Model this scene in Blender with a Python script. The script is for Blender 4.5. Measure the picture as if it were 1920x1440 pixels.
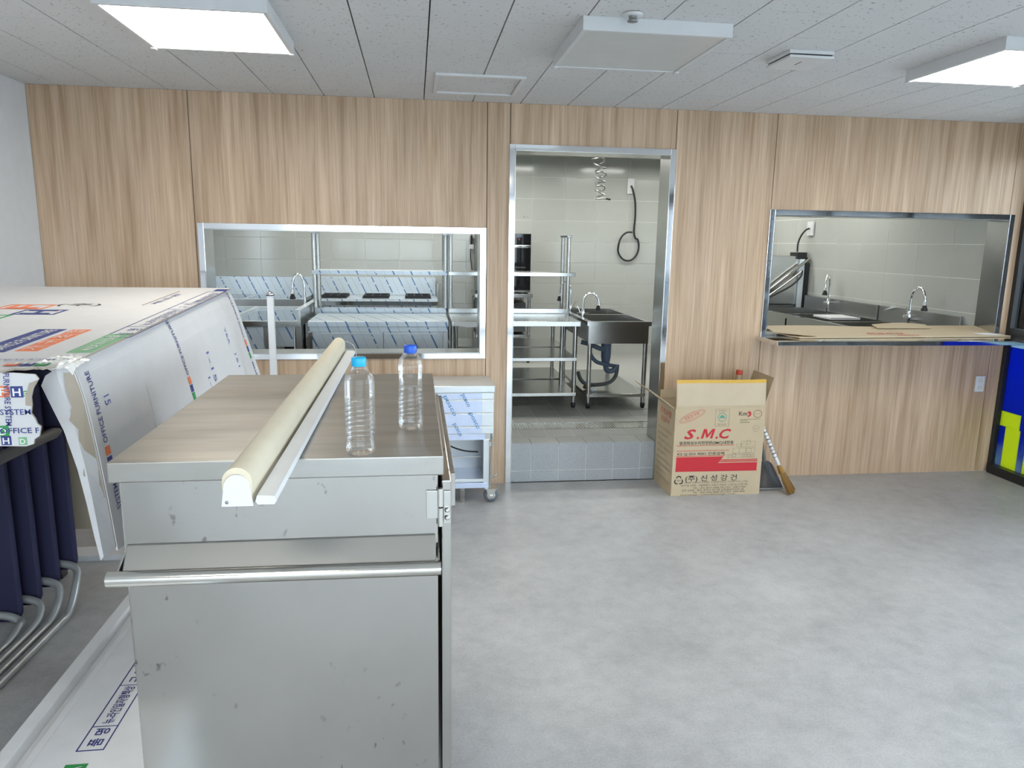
import bpy, bmesh, math, random
from mathutils import Vector, Matrix
random.seed(7)
SC = bpy.context.scene
COL = SC.collection
for o in list(bpy.data.objects):
    bpy.data.objects.remove(o)

# ------------------------------------------------------------------ camera
F_PX, YAW, PITCH, ROLL = 1388.457, 0.13112, 0.18891, -0.01557
CAM = Vector((0.0, -4.83635, 1.62685))
cam_d = bpy.data.cameras.new('camera'); cam = bpy.data.objects.new('camera', cam_d); COL.objects.link(cam)
fw = Vector((math.sin(YAW)*math.cos(PITCH), math.cos(YAW)*math.cos(PITCH), -math.sin(PITCH)))
rt = Vector((math.cos(YAW), -math.sin(YAW), 0)); dn = fw.cross(rt)
rt2 = rt*math.cos(ROLL) + dn*math.sin(ROLL); dn2 = -rt*math.sin(ROLL) + dn*math.cos(ROLL)
M = Matrix((rt2, -dn2, -fw)).transposed().to_4x4(); M.translation = CAM
cam.matrix_world = M
cam_d.sensor_width = 36.0; cam_d.lens = F_PX*36.0/1920.0; cam_d.clip_start = 0.05
SC.camera = cam

# ------------------------------------------------------------------ world, exposure
SKY_STRENGTH = 6.5
LAMP = 13.0
KLAMP = 22.0
EXPOSURE = 0.28
w = bpy.data.worlds.new('sky'); SC.world = w; w.use_nodes = True
bg = w.node_tree.nodes['Background']
bg.inputs[0].default_value = (0.78, 0.89, 1.0, 1); bg.inputs[1].default_value = SKY_STRENGTH
SC.view_settings.view_transform = 'Standard'; SC.view_settings.look = 'None'
SC.view_settings.exposure = EXPOSURE; SC.view_settings.gamma = 1.0
SC.view_settings.use_curve_mapping = False

# ------------------------------------------------------------------ materials
def newmat(name):
    m = bpy.data.materials.new(name); m.use_nodes = True
    nt = m.node_tree; return m, nt, nt.nodes['Principled BSDF']
def P(name, col, rough=0.5, metal=0.0, **k):
    m, nt, b = newmat(name)
    b.inputs['Base Color'].default_value = (*col, 1); b.inputs['Roughness'].default_value = rough
    b.inputs['Metallic'].default_value = metal
    for kk, v in k.items():
        b.inputs[kk.replace('_', ' ')].default_value = v
    # faint procedural unevenness
    n = nt.nodes.new('ShaderNodeTexNoise'); n.inputs['Scale'].default_value = 14; n.inputs['Detail'].default_value = 4
    g = nt.nodes.new('ShaderNodeNewGeometry'); nt.links.new(g.outputs['Position'], n.inputs['Vector'])
    mx = nt.nodes.new('ShaderNodeMix'); mx.data_type = 'RGBA'
    mx.inputs[6].default_value = (*[c*0.93 for c in col], 1); mx.inputs[7].default_value = (*[min(1, c*1.05) for c in col], 1)
    nt.links.new(n.outputs['Fac'], mx.inputs[0]); nt.links.new(mx.outputs[2], b.inputs['Base Color'])
    return m
def N(nt, typ, **k):
    n = nt.nodes.new(typ)
    for a, v in k.items(): setattr(n, a, v)
    return n
def mapped(nt, scale):
    g = N(nt, 'ShaderNodeNewGeometry'); mp = N(nt, 'ShaderNodeMapping'); mp.inputs['Scale'].default_value = scale
    nt.links.new(g.outputs['Position'], mp.inputs['Vector']); return mp.outputs['Vector']
def noise(nt, vec, scale, detail=4, rough=0.5):
    n = N(nt, 'ShaderNodeTexNoise'); n.inputs['Scale'].default_value = scale; n.inputs['Detail'].default_value = detail
    n.inputs['Roughness'].default_value = rough; nt.links.new(vec, n.inputs['Vector']); return n.outputs['Fac']
def ramp(nt, fac, stops):
    r = N(nt, 'ShaderNodeValToRGB'); e = r.color_ramp.elements
    while len(e) < len(stops): e.new(0.5)
    for el, (p, c) in zip(e, stops): el.position = p; el.color = (*c, 1) if len(c) == 3 else c
    nt.links.new(fac, r.inputs[0]); return r.outputs['Color']
def mathn(nt, op, a, b=None, c=None):
    n = N(nt, 'ShaderNodeMath', operation=op)
    for i, v in enumerate((a, b, c)):
        if v is None: continue
        if isinstance(v, (int, float)): n.inputs[i].default_value = v
        else: nt.links.new(v, n.inputs[i])
    return n.outputs[0]
def mixc(nt, fac, a, b):
    n = N(nt, 'ShaderNodeMix', data_type='RGBA')
    for i, v in ((0, fac), (6, a), (7, b)):
        if isinstance(v, tuple): n.inputs[i].default_value = (*v, 1)
        elif isinstance(v, (int, float)): n.inputs[i].default_value = v
        else: nt.links.new(v, n.inputs[i])
    return n.outputs[2]
def bump(nt, b, h, strength, dist=0.002):
    n = N(nt, 'ShaderNodeBump'); n.inputs['Strength'].default_value = strength; n.inputs['Distance'].default_value = dist
    nt.links.new(h, n.inputs['Height']); nt.links.new(n.outputs[0], b.inputs['Normal'])

def wood_mat():
    m, nt, b = newmat('oak_laminate')
    v = mapped(nt, (1, 1, 0.045)); f1 = noise(nt, v, 22, 6, 0.6)
    v2 = mapped(nt, (1, 1, 0.02)); f2 = noise(nt, v2, 95, 4, 0.6)
    v3 = mapped(nt, (1, 1, 0.12)); f3 = noise(nt, v3, 5, 2)
    c1 = ramp(nt, f1, [(0.26, (0.43, 0.285, 0.175)), (0.5, (0.62, 0.450, 0.310)), (0.74, (0.76, 0.585, 0.435))])
    c2 = ramp(nt, f2, [(0.32, (0.78, 0.74, 0.69)), (0.6, (1, 1, 1))])
    mx = N(nt, 'ShaderNodeMix', data_type='RGBA', blend_type='MULTIPLY'); mx.inputs[0].default_value = 0.95
    nt.links.new(c1, mx.inputs[6]); nt.links.new(c2, mx.inputs[7])
    c3 = ramp(nt, f3, [(0.35, (0.88, 0.86, 0.84)), (0.7, (1.06, 1.05, 1.04))])
    mx2 = N(nt, 'ShaderNodeMix', data_type='RGBA', blend_type='MULTIPLY'); mx2.inputs[0].default_value = 1
    nt.links.new(mx.outputs[2], mx2.inputs[6]); nt.links.new(c3, mx2.inputs[7])
    nt.links.new(mx2.outputs[2], b.inputs['Base Color']); b.inputs['Roughness'].default_value = 0.42
    bump(nt, b, f2, 0.08); return m
def steel_mat(name, col, rough, brush=(1, 1, 60), spots=0.0, warm=0.0, wav=0, streak=0):
    m, nt, b = newmat(name); b.inputs['Metallic'].default_value = 1
    v0 = mapped(nt, (1, 1, 1)); g = noise(nt, v0, 3.0, 3, 0.5)
    c = mixc(nt, g, tuple(x*0.86 for x in col), tuple(min(1, x*1.08) for x in col))
    if warm:
        h = noise(nt, mapped(nt, (1, 2.5, 2)), 4.0, 2, 0.5)
        hr = ramp(nt, h, [(0.4, (0, 0, 0)), (0.8, (1, 1, 1))])
        c = mixc(nt, mathn(nt, 'MULTIPLY', hr, warm), c, (0.50, 0.42, 0.30))
    if streak:
        q = noise(nt, mapped(nt, (0.35, 2.2, 1)), 9, 3, 0.5)
        c = mixc(nt, mathn(nt, 'MULTIPLY', ramp(nt, q, [(0.35, (0, 0, 0)), (0.75, (1, 1, 1))]), 0.55), c, (0.24, 0.225, 0.205))
    if spots:
        s = noise(nt, mapped(nt, (1, 1, 0.7)), 38, 2)
        s2 = noise(nt, v0, 3.1, 2)
        sr = ramp(nt, s, [(0.655, (0, 0, 0)), (0.70, (1, 1, 1))]); sr2 = ramp(nt, s2, [(0.5, (0, 0, 0)), (0.62, (1, 1, 1))])
        k = mathn(nt, 'MULTIPLY', mathn(nt, 'MULTIPLY', sr, sr2), spots)
        c = mixc(nt, k, c, (0.16, 0.15, 0.14))
    nt.links.new(c, b.inputs['Base Color'])
    r = mathn(nt, 'MULTIPLY_ADD', g, rough*0.35, rough*0.8); nt.links.new(r, b.inputs['Roughness'])
    if wav:
        wv = noise(nt, mapped(nt, (1, 1, 1)), 2.6, 1); n2 = N(nt, 'ShaderNodeBump')
        n2.inputs['Strength'].default_value = 0.3; n2.inputs['Distance'].default_value = 0.02
        nt.links.new(wv, n2.inputs['Height']); nt.links.new(n2.outputs[0], b.inputs['Normal'])
    return m
def ceiling_mat():
    m, nt, b = newmat('mineral_fibre_tile')
    v = mapped(nt, (1, 1, 1)); s = noise(nt, v, 62, 2, 0.5); s2 = noise(nt, v, 190, 2)
    r = ramp(nt, s, [(0.645, (0.0,)*3), (0.69, (1.0,)*3)])
    g = noise(nt, v, 1.4, 2)
    base = mixc(nt, g, (0.64, 0.64, 0.645), (0.71, 0.71, 0.71))
    c = mixc(nt, mathn(nt, 'MULTIPLY', r, 0.75), base, (0.26, 0.25, 0.24))
    nt.links.new(c, b.inputs['Base Color']); b.inputs['Roughness'].default_value = 0.9
    bump(nt, b, mathn(nt, 'SUBTRACT', s2, r), 0.25, 0.002); return m
def floor_mat():
    m, nt, b = newmat('vinyl_floor')
    v = mapped(nt, (1, 1, 1)); a = noise(nt, v, 2.2, 9, 0.68); c = noise(nt, v, 11, 8, 0.7); d = noise(nt, v, 120, 3)
    k = mathn(nt, 'ADD', mathn(nt, 'MULTIPLY', a, 0.5), mathn(nt, 'MULTIPLY', c, 0.5))
    col = ramp(nt, k, [(0.34, (0.34, 0.335, 0.335)), (0.5, (0.43, 0.425, 0.425)), (0.66, (0.51, 0.505, 0.505))])
    fl = ramp(nt, d, [(0.3, (0.88,)*3), (0.7, (1.05,)*3)])
    mx = N(nt, 'ShaderNodeMix', data_type='RGBA', blend_type='MULTIPLY'); mx.inputs[0].default_value = 1
    nt.links.new(col, mx.inputs[6]); nt.links.new(fl, mx.inputs[7]); nt.links.new(mx.outputs[2], b.inputs['Base Color'])
    b.inputs['Roughness'].default_value = 0.42; bump(nt, b, d, 0.05, 0.0006); return m
def tile_mat(name, c0, c1, rough, fleck=0.0):
    m, nt, b = newmat(name)
    oi = N(nt, 'ShaderNodeObjectInfo'); v = mapped(nt, (1, 1, 1)); n = noise(nt, v, 9, 5)
    k = mathn(nt, 'ADD', mathn(nt, 'MULTIPLY', oi.outputs['Random'], 0.5), mathn(nt, 'MULTIPLY', n, 0.5))
    c = mixc(nt, k, c0, c1)
    if fleck:
        s = noise(nt, v, 160, 2); c = mixc(nt, mathn(nt, 'MULTIPLY', ramp(nt, s, [(0.5, (0,)*3), (0.68, (1,)*3)]), fleck), c, tuple(x*0.6 for x in c0))
    nt.links.new(c, b.inputs['Base Color']); b.inputs['Roughness'].default_value = rough; return m
def film_mat():
    # white-blue protective film with printed slanting blue lines
    m, nt, b = newmat('protective_film')
    g = N(nt, 'ShaderNodeNewGeometry'); s = N(nt, 'ShaderNodeSeparateXYZ'); nt.links.new(g.outputs['Position'], s.inputs[0])
    q = mathn(nt, 'ADD', mathn(nt, 'MULTIPLY_ADD', s.outputs[2], 0.47, s.outputs[0]), mathn(nt, 'MULTIPLY', s.outputs[1], 0.37))
    fr = mathn(nt, 'FRACT', mathn(nt, 'DIVIDE', q, 0.155))
    l1 = mathn(nt, 'LESS_THAN', fr, 0.085)
    l2 = mathn(nt, 'COMPARE', fr, 0.55, 0.02)
    br = noise(nt, mapped(nt, (1, 1, 1)), 26, 1); brk = mathn(nt, 'GREATER_THAN', br, 0.42)
    n = noise(nt, mapped(nt, (1, 1, 1)), 5, 4)
    base = mixc(nt, n, (0.53, 0.60, 0.66), (0.70, 0.76, 0.80))
    c = mixc(nt, mathn(nt, 'MULTIPLY', mathn(nt, 'MULTIPLY', l1, brk), 0.9), base, (0.045, 0.15, 0.36))
    c = mixc(nt, mathn(nt, 'MULTIPLY', l2, 0.45), c, (0.25, 0.36, 0.48))
    nt.links.new(c, b.inputs['Base Color']); b.inputs['Roughness'].default_value = 0.30
    b.inputs['Metallic'].default_value = 0.35; return m
def thin_clear(name, tint, refl=1.0, ior=1.45):
    m = bpy.data.materials.new(name); m.use_nodes = True; nt = m.node_tree; nt.nodes.clear()
    out = N(nt, 'ShaderNodeOutputMaterial'); t = N(nt, 'ShaderNodeBsdfTransparent'); t.inputs[0].default_value = (*tint, 1)
    gl = N(nt, 'ShaderNodeBsdfGlossy'); gl.inputs['Roughness'].default_value = 0.03; gl.inputs[0].default_value = (1, 1, 1, 1)
    fr = N(nt, 'ShaderNodeFresnel'); fr.inputs[0].default_value = ior
    mx = N(nt, 'ShaderNodeMixShader'); nt.links.new(mathn(nt, 'MULTIPLY', fr.outputs[0], refl), mx.inputs[0])
    nt.links.new(t.outputs[0], mx.inputs[1]); nt.links.new(gl.outputs[0], mx.inputs[2]); nt.links.new(mx.outputs[0], out.inputs[0]); return m
def emit_mat(name, col, s):
    m, nt, b = newmat(name); b.inputs['Base Color'].default_value = (0.85, 0.85, 0.83, 1)
    b.inputs['Emission Color'].default_value = (*col, 1); b.inputs['Emission Strength'].default_value = s; return m
def poster_mat():
    # translucent window film: printed blue fading to pale at the bottom
    m = bpy.data.materials.new('window_film_print'); m.use_nodes = True; nt = m.node_tree; nt.nodes.clear()
    out = N(nt, 'ShaderNodeOutputMaterial'); g = N(nt, 'ShaderNodeNewGeometry'); s = N(nt, 'ShaderNodeSeparateXYZ')
    nt.links.new(g.outputs['Position'], s.inputs[0])
    n = noise(nt, mapped(nt, (1, 3, 2)), 4, 3)
    z = mathn(nt, 'ADD', s.outputs[2], mathn(nt, 'MULTIPLY', n, 0.25))
    c = ramp(nt, z, [(0.2, (0.22, 0.29, 0.35)), (0.40, (0.032, 0.065, 0.33)), (0.9, (0.022, 0.065, 0.43))])
    t = N(nt, 'ShaderNodeBsdfTranslucent'); d = N(nt, 'ShaderNodeBsdfDiffuse'); nt.links.new(c, t.inputs[0]); nt.links.new(c, d.inputs[0])
    mx = N(nt, 'ShaderNodeMixShader'); mx.inputs[0].default_value = 0.2
    nt.links.new(t.outputs[0], mx.inputs[1]); nt.links.new(d.outputs[0], mx.inputs[2]); nt.links.new(mx.outputs[0], out.inputs[0]); return m
def translucent(name, col):
    m = bpy.data.materials.new(name); m.use_nodes = True; nt = m.node_tree; nt.nodes.clear()
    out = N(nt, 'ShaderNodeOutputMaterial'); t = N(nt, 'ShaderNodeBsdfTranslucent'); d = N(nt, 'ShaderNodeBsdfDiffuse')
    t.inputs[0].default_value = (*col, 1); d.inputs[0].default_value = (*col, 1)
    mx = N(nt, 'ShaderNodeMixShader'); mx.inputs[0].default_value = 0.2
    nt.links.new(t.outputs[0], mx.inputs[1]); nt.links.new(d.outputs[0], mx.inputs[2]); nt.links.new(mx.outputs[0], out.inputs[0]); return m

WOOD = wood_mat()
STEEL = steel_mat('brushed_steel', (0.56, 0.56, 0.54), 0.22, (1, 1, 30))
CARTM = steel_mat('cart_steel', (0.455, 0.445, 0.425), 0.20, (40, 40, 1), spots=0.8, wav=1)
LIDM = steel_mat('cart_lid_steel', (0.43, 0.42, 0.40), 0.36, (1, 12, 1), spots=0.0, warm=0.3, wav=1, streak=1)
HANDLEM = steel_mat('handle_steel', (0.72, 0.71, 0.67), 0.16, (1, 30, 30))
TRIM = steel_mat('polished_trim', (0.80, 0.81, 0.83), 0.07, (1, 1, 8))
CHROME = P('chrome', (0.82, 0.83, 0.84), 0.08, 1.0)
DARKSTEEL = steel_mat('dull_steel', (0.36, 0.36, 0.35), 0.42, (1, 30, 1))
FILM = film_mat()
BLUEFILM = P('blue_film', (0.62, 0.70, 0.90), 0.28, 0.25)
PALEFILM = P('pale_film', (0.74, 0.79, 0.82), 0.25, 0.45)
CEIL = ceiling_mat(); FLOOR = floor_mat()
PAINT = P('white_paint', (0.66, 0.66, 0.67), 0.75)
KTILE = tile_mat('wall_tile_glaze', (0.415, 0.43, 0.40), (0.465, 0.475, 0.445), 0.13)
GROUT = P('pale_grout', (0.70, 0.71, 0.67), 0.85)
FTILE = tile_mat('kitchen_floor_tile', (0.32, 0.32, 0.305), (0.38, 0.38, 0.36), 0.45, 0.3)
RTILE = tile_mat('speckled_riser_tile', (0.36, 0.37, 0.385), (0.42, 0.43, 0.44), 0.5, 0.6)
KCEIL = P('kitchen_ceiling_panel', (0.40, 0.42, 0.38), 0.5)
DARK = P('dark_joint', (0.06, 0.05, 0.04), 0.9)
BLACK = P('black_plastic', (0.015, 0.015, 0.017), 0.4)
BLACKALU = P('black_aluminium', (0.015, 0.016, 0.018), 0.35)
RUBBER = P('grey_rubber', (0.12, 0.14, 0.16), 0.6)
WHITEPL = P('white_plastic', (0.70, 0.71, 0.72), 0.4)
WHITEMET = P('white_powder_coat', (0.68, 0.69, 0.70), 0.4)
CREAM = P('cream_screen_fabric', (0.69, 0.62, 0.475), 0.55)
OFFDIFF = P('opal_diffuser_off', (0.60, 0.60, 0.59), 0.35)
ONDIFF = emit_mat('opal_diffuser_lit', (1.0, 0.965, 0.86), LAMP)
KDIFF = emit_mat('kitchen_diffuser_lit', (1.0, 1.0, 0.94), KLAMP)
KRAFT = P('kraft_cardboard', (0.52, 0.41, 0.27), 0.75)
KRAFTGREY = P('bare_grey_board', (0.42, 0.36, 0.29), 0.85)
WCARD = P('white_cardboard', (0.64, 0.635, 0.645), 0.5)
PTAPE = P('clear_packing_tape', (0.80, 0.78, 0.75), 0.15)
YTAPE = P('yellow_tape', (0.70, 0.42, 0.08), 0.2)
NAVY = P('navy_fabric', (0.011, 0.011, 0.045), 0.7)
GREYTUBE = P('grey_coated_tube', (0.33, 0.34, 0.34), 0.3, 0.4)
GREYPL = P('dark_grey_plastic', (0.10, 0.105, 0.11), 0.4)
BEIGE = P('beige_laminate', (0.45, 0.38, 0.28), 0.5)
INKNAVY = P('navy_ink', (0.030, 0.045, 0.22), 0.5)
INKGREEN = P('green_ink', (0.03, 0.30, 0.08), 0.5)
INKPALEGREEN = P('pale_green_ink', (0.20, 0.47, 0.24), 0.5)
INKORANGE = P('orange_ink', (0.80, 0.20, 0.07), 0.5)
INKRED = P('red_ink', (0.52, 0.015, 0.025), 0.5)
INKBLACK = P('black_ink', (0.03, 0.028, 0.025), 0.6)
INKGREY = P('grey_ink', (0.25, 0.20, 0.13), 0.6)
INKWHITE = P('white_ink', (0.80, 0.80, 0.80), 0.5)
INKTEAL = P('teal_ink', (0.10, 0.30, 0.22), 0.6)
INKBLUE = P('film_blue_ink', (0.12, 0.30, 0.55), 0.4)
PEN = P('blue_pen', (0.10, 0.12, 0.42), 0.6)
CAPCYAN = P('cyan_cap_plastic', (0.01, 0.42, 0.75), 0.35)
CAPBLUE = P('blue_cap_plastic', (0.01, 0.10, 0.62), 0.35)
PET = thin_clear('clear_bottle_plastic', (0.995, 0.995, 0.995), 0.55, 1.5)
WATER = thin_clear('water', (0.995, 0.997, 0.998), 0.45, 1.33)
GLASS = thin_clear('window_glass', (0.93, 0.96, 0.97), 1.0, 1.45)
OVENGLASS = P('black_oven_glass', (0.01, 0.01, 0.012), 0.05)
POSTER = poster_mat()
YELLOWP = translucent('yellow_film_print', (0.50, 0.54, 0.06))
WHITEP = translucent('white_film_print', (0.40, 0.50, 0.53))
BRISTLE = P('straw_bristle', (0.24, 0.125, 0.028), 0.8)
PIPE = P('blue_grey_pipe', (0.10, 0.14, 0.21), 0.5)
REDPL = P('red_plastic', (0.55, 0.06, 0.03), 0.4)
GROUND = P('concrete_ground', (0.42, 0.42, 0.41), 0.9)
PAPER = P('white_paper', (0.75, 0.77, 0.78), 0.6)

# ------------------------------------------------------------------ mesh helpers
class MB:
    def __init__(s): s.v = []; s.f = []; s.sm = []
    def add(s, vs, fs, smooth=False):
        n = len(s.v); s.v += [Vector(p) for p in vs]
        for f in fs: s.f.append([i+n for i in f]); s.sm.append(smooth)
        return s
    def box(s, x0, x1, y0, y1, z0, z1):
        vs = [(x, y, z) for x in (x0, x1) for y in (y0, y1) for z in (z0, z1)]
        return s.add(vs, [(0, 1, 3, 2), (4, 6, 7, 5), (0, 4, 5, 1), (2, 3, 7, 6), (0, 2, 6, 4), (1, 5, 7, 3)])
    def prism(s, pts, vec):
        n = len(pts); vec = Vector(vec); p = [Vector(q) for q in pts]
        vs = p + [q+vec for q in p]
        fs = [list(range(n))[::-1], list(range(n, 2*n))] + [(i, (i+1) % n, n+(i+1) % n, n+i) for i in range(n)]
        nrm = Vector((0, 0, 0))
        for i in range(n): nrm += p[i].cross(p[(i+1) % n])
        if nrm.dot(vec) < 0: fs = [tuple(f)[::-1] for f in fs]
        return s.add(vs, fs)
    def tube(s, path, r, n=10, caps=True):
        p = [Vector(q) for q in path]; k = len(p); rs = r if isinstance(r, (list, tuple)) else [r]*k
        rings = []; prev = None
        for i in range(k):
            t = (p[min(i+1, k-1)] - p[max(i-1, 0)]).normalized()
            if prev is None:
                a = Vector((0, 0, 1)) if abs(t.z) < 0.9 else Vector((1, 0, 0)); u = t.cross(a).normalized()
            else: u = (prev - t*prev.dot(t)).normalized()
            prev = u; w_ = t.cross(u)
            rings.append([p[i] + (u*math.cos(2*math.pi*j/n) + w_*math.sin(2*math.pi*j/n))*rs[i] for j in range(n)])
        vs = [q for r_ in rings for q in r_]
        fs = [(i*n+j, i*n+(j+1) % n, (i+1)*n+(j+1) % n, (i+1)*n+j) for i in range(k-1) for j in range(n)]
        s.add(vs, fs, True)
        if caps:
            s.add(rings[0], [list(range(n))[::-1]]); s.add(rings[-1], [list(range(n))])
        return s
    def lathe(s, prof, c, n=24, axis='Z'):
        c = Vector(c); vs = []
        for r, h in prof:
            for j in range(n):
                a = 2*math.pi*j/n; u, v_ = r*math.cos(a), r*math.sin(a)
                vs.append(c + Vector((u, v_, h) if axis == 'Z' else ((h, u, v_) if axis == 'X' else (v_, h, u))))
        k = len(prof)
        fs = [(i*n+j, i*n+(j+1) % n, (i+1)*n+(j+1) % n, (i+1)*n+j) for i in range(k-1) for j in range(n)]
        s.add(vs, fs, True)
        if prof[0][0] > 1e-5: s.add(vs[:n], [list(range(n))[::-1]])
        if prof[-1][0] > 1e-5: s.add(vs[-n:], [list(range(n))])
        return s
    def grid(s, fn, nu, nv, th):
        # sheet of thickness th: fn(u,v)->(point, normal)
        A = [];
        for i in range(nu+1):
            for j in range(nv+1): A.append(fn(i/nu, j/nv))
        top = [Vector(a)+Vector(b)*th/2 for a, b in A]; bot = [Vector(a)-Vector(b)*th/2 for a, b in A]
        I = lambda i, j: i*(nv+1)+j; T = len(top); fs = []
        for i in range(nu):
            for j in range(nv):
                fs.append((I(i, j), I(i+1, j), I(i+1, j+1), I(i, j+1))); fs.append((T+I(i, j), T+I(i, j+1), T+I(i+1, j+1), T+I(i+1, j)))
        ring = [I(i, 0) for i in range(nu)] + [I(nu, j) for j in range(nv)] + [I(i, nv) for i in range(nu, 0, -1)] + [I(0, j) for j in range(nv, 0, -1)]
        for a, b in zip(ring, ring[1:]+ring[:1]): fs.append((a, T+a, T+b, b))
        return s.add(top+bot, fs)
OFF = {}
def off(parent): return OFF.get(parent.name, Vector((0, 0, 0))) if parent else Vector((0, 0, 0))
def make_mesh(name, mb, mats, o, bevel=0.0, edge=None, eth=0.3):
    me = bpy.data.meshes.new(name); me.from_pydata([tuple(p-o) for p in mb.v], [], mb.f)
    for m_ in (mats if isinstance(mats, (list, tuple)) else [mats]): me.materials.append(m_)
    for p, sm in zip(me.polygons, mb.sm): p.use_smooth = sm
    bm = bmesh.new(); bm.from_mesh(me)
    bmesh.ops.recalc_face_normals(bm, faces=bm.faces)
    if edge is not None:
        for f in bm.faces:
            if abs(f.normal.dot(Vector(edge))) < eth: f.material_index = 1
    if bevel:
        es = [e for e in bm.edges if len(e.link_faces) == 2 and e.calc_face_angle(0) > 0.6]
        bmesh.ops.bevel(bm, geom=es, offset=bevel, segments=2, affect='EDGES', profile=0.6, clamp_overlap=True)
    bm.to_mesh(me); bm.free(); return me
def obj(name, mb, mats, parent=None, bevel=0.0, edge=None, label=None, cat=None, group=None, kind=None):
    o = off(parent); me = make_mesh(name, mb, mats, o, bevel, edge)
    ob = bpy.data.objects.new(name, me); COL.objects.link(ob)
    if parent: ob.parent = parent; OFF[ob.name] = o
    tag(ob, label, cat, group, kind); return ob
def tag(ob, label=None, cat=None, group=None, kind=None):
    if label: ob['label'] = label
    if cat: ob['category'] = cat
    if group: ob['group'] = group
    if kind: ob['kind'] = kind
    return ob
def thing(name, loc, label, cat, group=None, kind=None):
    e = bpy.data.objects.new(name, None); COL.objects.link(e); e.location = loc; e.empty_display_size = 0.05
    OFF[e.name] = Vector(loc); return tag(e, label, cat, group, kind)
def solo(name, mb, mat, base, label, cat, group=None, bevel=0.0, edge=None):
    # a thing that is one mesh, origin at its base
    b_ = Vector(base); me = make_mesh(name, mb, mat, b_, bevel, edge)
    ob = bpy.data.objects.new(name, me); COL.objects.link(ob); ob.location = b_; return tag(ob, label, cat, group)
def dup(root, loc, label=None):
    r = root.copy(); COL.objects.link(r); r.location = loc
    if label: r['label'] = label
    for ch in list(root.children):
        c = ch.copy(); COL.objects.link(c); c.parent = r
        for g_ in ch.children:
            d = g_.copy(); COL.objects.link(d); d.parent = c
    return r
def spline(pts, n=6):
    p = [Vector(q) for q in pts]; out = []
    for i in range(len(p)-1):
        a, b_, c, d = p[max(i-1, 0)], p[i], p[i+1], p[min(i+2, len(p)-1)]
        for k in range(n):
            t = k/n
            out.append(0.5*((2*b_) + (c-a)*t + (2*a-5*b_+4*c-d)*t*t + (3*b_-a-3*c+d)*t**3))
    out.append(p[-1]); return out
def box(x0, x1, y0, y1, z0, z1): return MB().box(x0, x1, y0, y1, z0, z1)
_TMP = {}
def text(s, size, org, xd, yd, mat, parent, fit=None, shear=0.0, bold=0.0, name='printed_text', align='LEFT', thick=0.0006):
    cu = bpy.data.curves.new('t', 'FONT'); cu.body = s; cu.size = 1.0; cu.shear = shear; cu.offset = bold
    cu.resolution_u = 2; cu.fill_mode = 'FRONT'
    ob = bpy.data.objects.new('t', cu); COL.objects.link(ob)
    dg = bpy.context.evaluated_depsgraph_get(); me0 = bpy.data.meshes.new_from_object(ob.evaluated_get(dg))
    bpy.data.objects.remove(ob); bpy.data.curves.remove(cu)
    xs = [v.co.x for v in me0.vertices] or [0, 1]; x0, x1 = min(xs), max(xs)
    sx = size if not fit else fit/max(1e-6, x1-x0)
    xd = Vector(xd).normalized(); yd = Vector(yd).normalized(); nd = xd.cross(yd); org = Vector(org); o = off(parent)
    sh = {'LEFT': 0, 'CENTER': -(x1-x0)/2, 'RIGHT': -(x1-x0)}[align]
    for v in me0.vertices:
        v.co = org + xd*((v.co.x-x0+sh)*sx) + yd*(v.co.y*size) + nd*thick - o
    me0.materials.clear(); me0.materials.append(mat); me0.name = name
    ob = bpy.data.objects.new(name, me0); COL.objects.link(ob)
    if parent: ob.parent = parent; OFF[ob.name] = o
    return ob
def patch(name, pts, nrm, mat, parent, th=0.0005):
    # printed patch: a very thin raised polygon on a surface
    return obj(name, MB().prism(pts, Vector(nrm)*th), mat, parent)

# ================================================================== SETTING
H = 2.4815; XL, XR, YB = -2.22, 4.24, -8.6; KF = 0.275; KY = 4.10; KX = 4.15; KXL = -2.7; KH = 2.62; WT = 0.17
obj('ground_outside', box(-30, 40, -40, 30, -0.6, -0.2), GROUND, kind='structure')
fl = obj('floor', box(XL-0.15, XR+0.1, YB-0.15, 0.0, -0.2, 0.0), FLOOR, kind='structure')
obj('wall_left', box(XL-0.15, XL, YB-0.15, 0.17, 0.0, H+0.1), PAINT, kind='structure')

# ceiling with 300 x 600 tiles in running bond
ce = obj('ceiling', box(XL-0.15, XR+0.1, YB-0.15, 0.0, H+0.014, H+0.12), DARK, kind='structure')
obj('ceiling_field', box(XL, XR, YB, -2.345, H, H+0.0138), CEIL, ce)
X0 = -0.5366; G = 0.0028
tile_cache = {}
k = -6
while X0+0.3*k < XR:
    xa, xb = max(XL, X0+0.3*k), min(XR, X0+0.3*(k+1))
    ys = [0.0]; yj = -0.48 if k % 2 else -0.80
    if not k % 2: ys = [0.0, -0.18]
    y = yj
    while y > -2.34: ys.append(y); y -= 0.62
    ys.append(-2.345)
    for ya, yb in zip(ys[1:], ys[:-1]):
        key = (round(xb-xa, 3), round(yb-ya, 3))
        if key not in tile_cache:
            mb = box(-(xb-xa)/2+G, (xb-xa)/2-G, -(yb-ya)/2+G*0.6, (yb-ya)/2-G*0.6, 0, 0.0138)
            tile_cache[key] = make_mesh('ceiling_tile', mb, CEIL, Vector((0, 0, 0)), 0.0012)
        t = bpy.data.objects.new('ceiling_tile', tile_cache[key]); COL.objects.link(t); t.parent = ce
        t.location = ((xa+xb)/2, (ya+yb)/2, H)
    k += 1

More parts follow.
